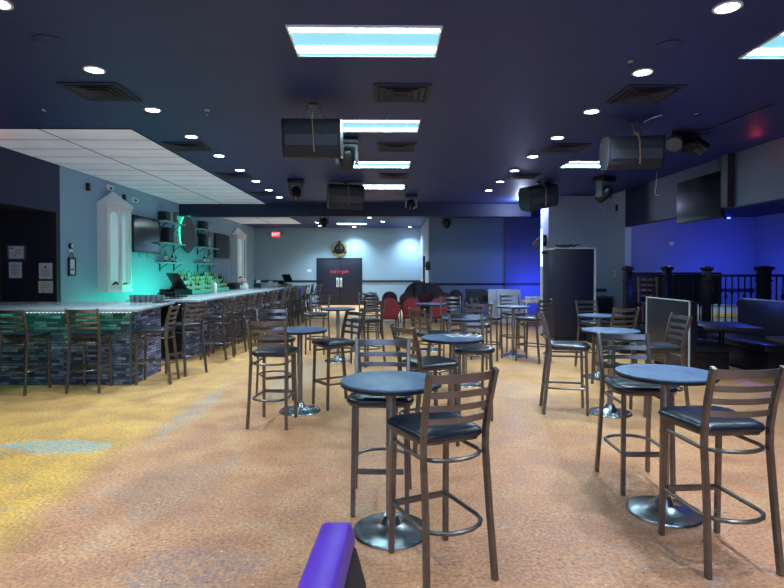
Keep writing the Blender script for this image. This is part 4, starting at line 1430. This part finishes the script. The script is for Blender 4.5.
G = 'bar stools around the round tables'
stool_feet((418, 586), (491, 578), (393, 558), (454, 545), 'bar stool in the centre foreground, its ladder back to the viewer', G)
stool_feet((406, 489), (359, 491), (351, 516), (409, 513), 'bar stool facing the viewer behind the nearest round table', G)
stool_feet((700, 573), (774, 569), (664, 540), (725, 536), 'bar stool in the right foreground, nearest the right edge, back to the viewer', G)
stool_feet((652, 475), (598, 473), (617, 494), (672, 491), 'bar stool facing the viewer behind the right foreground table', G)
stool_feet((248, 428), (288, 429), (262, 418), (296, 418), 'bar stool at left centre with its brownish back to the viewer', G)
stool_px(276, 398, 0.35, -0.9, 'bar stool facing the viewer behind the brownish-backed stool at left centre', G)
stool_px(335, 405, -0.82, -0.57, 'bar stool right of the left centre table, turned left toward it', G)
stool_px(317, 353, -0.1, -1, 'silvery bar stool in front of the black double doors', G)
stool_px(366, 364, -0.6, 0.8, 'dark bar stool seen from the side right of the far table by the doors', G)
stool_px(369, 349 - 5, 0.15, -1, 'silvery bar stool behind the dark side-on stool, before the red chairs', G)
stool_px(429, 444, 0.85, 0.45, 'bar stool with golden brown back, left of the table with papers', G)
stool_px(471, 416.5, 0.08, -1, 'blue-tinted bar stool facing the viewer behind the table with papers', G)
stool_px(435, 391, 0.85, 0.45, 'golden brown bar stool left of the central pale blue table', G)
stool_px(477, 372, 0.05, 0.95, 'silvery bar stool right of the central pale blue table, back to the viewer', G)
stool_px(489, 359, 0.85, -0.4, 'bar stool beside the far table left of the pale folded tables', G)
stool_px(513, 352 - 1, 0.05, -1, 'bar stool behind the far table, red showing through its slats', G)
stool_px(531, 361, -0.7, 0.7, 'bar stool at the right of the far table by the black booth', G)
stool_px(567, 411, 1, -0.2, 'bar stool seen from the side just in front of the black booth', G)
stool_px(596, 369, 0.25, -1, 'bar stool facing the viewer at the right side of the black booth', G)
stool_px(612, 386, -0.25, 0.95, 'bar stool with brown back to the viewer, left of the booth bench', G)
stool_px(655, 413, -1, 0.0, 'bar stool turned left in front of the booth bench', G)
stool_px(452, 356, 0.0, -1, 'silvery bar stool facing the viewer right of the red banquet chairs', G)
GB = 'bar stools at the bar'
stool_px(27, 391, 0.12, 1, 'bar stool at the near bar front, cut by the left edge', GB)
stool_px(92, 389, -0.10, 1, 'bar stool at the near bar front, second from the left edge', GB)
stool_px(155, 382, -1, -0.08, 'bar stool at the right end of the near bar, seen from the side', GB)
stool_px(184, 373, -0.85, 0.5, 'bar stool at the gap between the two bar counters', GB)
random.seed(11)
for i in range(15):
    y = 9.85 + 0.70 * i
    rz = heading(-1, random.uniform(-0.1, 0.3))
    x = bx(y, 0.44) + random.uniform(-0.03, 0.05)
    s = stool(x, y, rz, f'bar stool along the long bar, {ORD[i]} from its near end', GB)
    if i in (9, 12):
        b = MB()  # pad added to carry the blue light on this back
        for u in range(1):
            b.box((0, -0.285, 0.965), (0.33, 0.02, 0.26))
        bp = b.build('blue_lit_pad', M['blue_lit_back'], s, 0.01)
        bp['label'] = 'added pad in blue-lit colour over the back slats'
        s['label'] = f'bar stool with added blue-lit pad along the long bar, {"nearer" if i == 9 else "farther"} of two'

# papers on the table with papers
p = at(452, 430)
for i, (dx, dy, r, lb) in enumerate(((-0.02, 0.10, 0.3, 'left'), (0.15, 0.06, -0.4, 'right'))):
    t = thing('printed_flyer', f'white printed flyer lying on the table with papers, {lb} one', 'paper', (p.x + dx + 0.06, p.y + dy, 0.921), r)
    MB().box((0, 0, 0.001), (0.15, 0.21, 0.002)).build('sheet', M['paper'], t)
    k = MB()
    for j in range(4):
        k.box((0, -0.07 + 0.045 * j, 0.0028), (0.10 - 0.02 * (j % 2), 0.022, 0.001))
    k.build('print', M['ink_dark'], t)

# ------------------------------------------------------------------ red banquet chairs
BAN = {}


def banquet(x, y, rz, mat, label, group):
    if mat in BAN:
        return dup(BAN[mat], (x, y, 0), rz, label, group)
    t = thing('banquet_chair', label, 'chair', (x, y, 0), rz, group)
    pts = []
    for i in range(13):
        a = PI * i / 12
        pts.append((0.215 * math.cos(a) * (1.0), 0.70 + 0.20 * math.sin(a)))
    pts = [(0.19, 0.50), (0.22, 0.60)] + pts + [(-0.22, 0.60), (-0.19, 0.50)]
    bk = MB().extrude([(x_, -0.20 - (z_ - 0.45) * 0.16, z_) for x_, z_ in pts], (0, 0.05, 0)).build('backrest', M[mat], t, 0.012)
    MB().sweep([(x_ * 1.05, -0.188 - (z_ - 0.45) * 0.16, z_ * 1.0 + (0.012 if z_ > 0.7 else 0)) for x_, z_ in pts], 0.022, n=8, up=(0, 1, 0)).build('back_frame', M['black'], t)
    MB().box((0, 0.02, 0.45), (0.43, 0.43, 0.075)).build('seat', M[mat], t, 0.03, seg=3)
    for s in (-1, 1):
        MB().sweep([(s * 0.20, 0.21, 0.0), (s * 0.19, 0.18, 0.41)], 0.024).build('leg', M['black'], t)
        MB().sweep([(s * 0.21, -0.27, 0.0), (s * 0.20, -0.19, 0.41), (s * 0.195, -0.195, 0.52)], 0.024).build('leg', M['black'], t)
    MB().box((0, 0.0, 0.40), (0.40, 0.38, 0.02)).build('seat_frame', M['black'], t)
    BAN[mat] = t
    return t


def col(x_px, d):
    return (x_px - 385) / F_PX * d


GR = 'red banquet chairs before the far wall'
for i, (px, d, rz, lb) in enumerate(((389, 13.4, 0.1, 'red banquet chair left of the far round table, back to the viewer, leftmost in front'),
                                     (412, 13.6, -0.1, 'red banquet chair just left of the far round table, middle in front'),
                                     (437, 13.6, 0.1, 'red banquet chair right of the far round table, rightmost in front'))):
    banquet(col(px, d), d, rz, 'red_fabric', lb, GR)
for i, (px, d) in enumerate(((371, 16.6), (389, 17.2), (407, 16.6), (425, 17.2), (443, 16.6))):
    banquet(col(px, d), d, random.uniform(-0.3, 0.3), 'dark_red', f'dark maroon banquet chair in the back row, {CN[i]}', 'maroon banquet chairs in the back row')
for px, d, rz, lb in ((455, 18.2, 2.9, 'black padded chair against the grey wall, left of the woven-back chair'), (483, 18.4, 3.0, 'black padded chair against the grey wall, beside the pale folded tables')):
    banquet(col(px, d), d, rz, 'black', lb, None)


def woven_chair(x, y, rz, label):
    t = thing('woven_chair', label, 'chair', (x, y, 0), rz)
    MB().extrude([(-0.24, -0.22, 0.46), (0.24, -0.22, 0.46), (0.29, -0.32, 0.98), (-0.29, -0.32, 0.98)], (0, 0.04, 0)).build('backrest', M['grille'], t, 0.012)
    MB().box((0, 0.0, 0.44), (0.5, 0.48, 0.06)).build('seat', M['black'], t, 0.012)
    for sx in (-1, 1):
        for sy in (-1, 1):
            MB().sweep([(sx * 0.23, sy * 0.22, 0), (sx * 0.22, sy * 0.2, 0.42)], 0.035).build('leg', M['black'], t)
        MB().sweep([(sx * 0.27, -0.24, 0.66), (sx * 0.28, 0.2, 0.64), (sx * 0.24, 0.21, 0.44)], 0.03).build('armrest', M['black'], t)


woven_chair(col(474, 17.0), 17.0, 2.95, 'dark woven-back armchair in front of the grey wall')
# brown chair on the platform
t = thing('ladder_back_chair', 'brown ladder-back chair on the platform behind the railing', 'chair', (5.36, 11.05, 0.45), 2.9)
MB().box((0, 0.02, 0.45), (0.40, 0.40, 0.04)).build('seat', M['wood_seat'], t, 0.012)
for s in (-1, 1):
    MB().sweep([(s * 0.17, 0.19, 0), (s * 0.17, 0.18, 0.43)], 0.035).build('leg', M['brown_wood'], t)
    MB().sweep([(s * 0.18, -0.22, 0), (s * 0.18, -0.19, 0.45), (s * 0.18, -0.25, 0.98)], 0.035).build('leg', M['brown_wood'], t)
for i in range(4):
    z = 0.60 + 0.11 * i
    MB().box((0, -0.205 - 0.012 * i, z), (0.34, 0.016, 0.05)).build('slat', M['brown_wood'], t, 0.003)


# ================================================================== lamps
def area(name, loc, rot, sx, sy, power, color):
    L = bpy.data.lights.new(name, 'AREA')
    L.shape = 'RECTANGLE'
    L.size, L.size_y = sx, sy
    L.energy = power
    L.color = color
    o = bpy.data.objects.new(name, L)
    COL.objects.link(o)
    o.location = loc
    o.rotation_euler = rot
    return o


def point(name, loc, power, color, r=0.05):
    L = bpy.data.lights.new(name, 'POINT')
    L.energy = power
    L.color = color
    L.shadow_soft_size = r
    o = bpy.data.objects.new(name, L)
    COL.objects.link(o)
    o.location = loc
    return o


BLUE = (0.05, 0.10, 1.0)
TEAL = (0.02, 0.85, 0.50)
# blue uplights in the alcove, plus added fills
area('blue_wash', (8.0, 11.9, 1.55), (math.radians(92), 0, 0), 1.0, 0.5, 11, BLUE)
point('blue_wash', (7.4, 9.6, 2.6), 8, BLUE, 0.05)
point('blue_wash', (5.2, 9.55, 1.25), 7, BLUE, 0.05)  # added fill standing in for blue wall glow on the seats
point('alcove_fill', (6.4, 11.9, 2.75), 7, (0.62, 0.62, 1.0), 0.05)  # added to lift the alcove wall toward lavender
area('blue_wash', (5.3, 18.9, 0.9), (math.radians(95), 0, 0), 0.8, 0.1, 16, BLUE)
point('corner_fill', (3.7, 14.9, 3.3), 55, (0.6, 0.7, 1.0), 0.05)  # fill added to brighten the pale folded tables
# teal light washing the wall behind the bar
area('teal_wash', (WL + 0.80, 13.3, 1.15), (0, math.radians(90), 0), 0.08, 2.4, 15, TEAL)
area('teal_wash', (WL + 0.80, 16.4, 1.55), (0, math.radians(90), 0), 0.08, 3.0, 7, TEAL)
area('teal_wash', (WL + 0.60, 11.3, 0.80), (0, math.radians(90), 0), 0.08, 1.6, 3, TEAL)
# green strip below the near counter
area('green_strip', (-5.6, 7.42, ZB - 0.07), (math.radians(40), 0, 0), 4.6, 0.03, 2.0, (0.02, 1.0, 0.4))
point('green_rim', (WL + 0.25, 15.9, 3.08), 1.0, (0.02, 1.0, 0.45), 0.03)
# purple light on the near bench, red ceiling glints


def spot(name, loc, target, power, color, cone, r=0.05):
    L = bpy.data.lights.new(name, 'SPOT')
    L.energy = power
    L.color = color
    L.spot_size = math.radians(cone)
    L.spot_blend = 0.6
    L.shadow_soft_size = r
    o = bpy.data.objects.new(name, L)
    COL.objects.link(o)
    o.location = loc
    o.rotation_euler = (Vector(target) - Vector(loc)).to_track_quat('-Z', 'Y').to_euler()
    return o


spot('purple_spot', (-0.75, 1.1, 3.3), (-0.16, 1.2, 0.9), 50, (0.55, 0.06, 1.0), 22)
spot('red_spot', (5.0, 7.2, 3.4), (5.05, 7.35, 0.0), 26, (1.0, 0.06, 0.10), 16)
spot('divider_fill', (6.4, 9.6, 2.8), (6.45, 10.8, 0.6), 70, (0.8, 0.92, 1.0), 34)  # lamp without fixture, added to brighten the pale divider
spot('blue_seat_fill', (7.2, 10.2, 2.75), (5.72, 8.7, 0.48), 90, BLUE, 34)  # added to imitate the blue wall's reflection on the booth seat
point('red_spot', (5.35, 7.9, 3.33), 0.5, (1.0, 0.05, 0.08), 0.04)
point('red_spot', (-5.5, 7.75, 3.35), 0.5, (1.0, 0.05, 0.08), 0.04)
# unseen cool fill lamp added behind the viewer
area('room_fill', (0, -2.8, 2.6), (math.radians(75), 0, 0), 6, 1.4, 90, (0.45, 0.62, 1.0))

w = bpy.data.worlds.new('world')
SC.world = w
w.use_nodes = True
w.node_tree.nodes['Background'].inputs['Color'].default_value = (0.10, 0.13, 0.30, 1)
w.node_tree.nodes['Background'].inputs['Strength'].default_value = 0.3
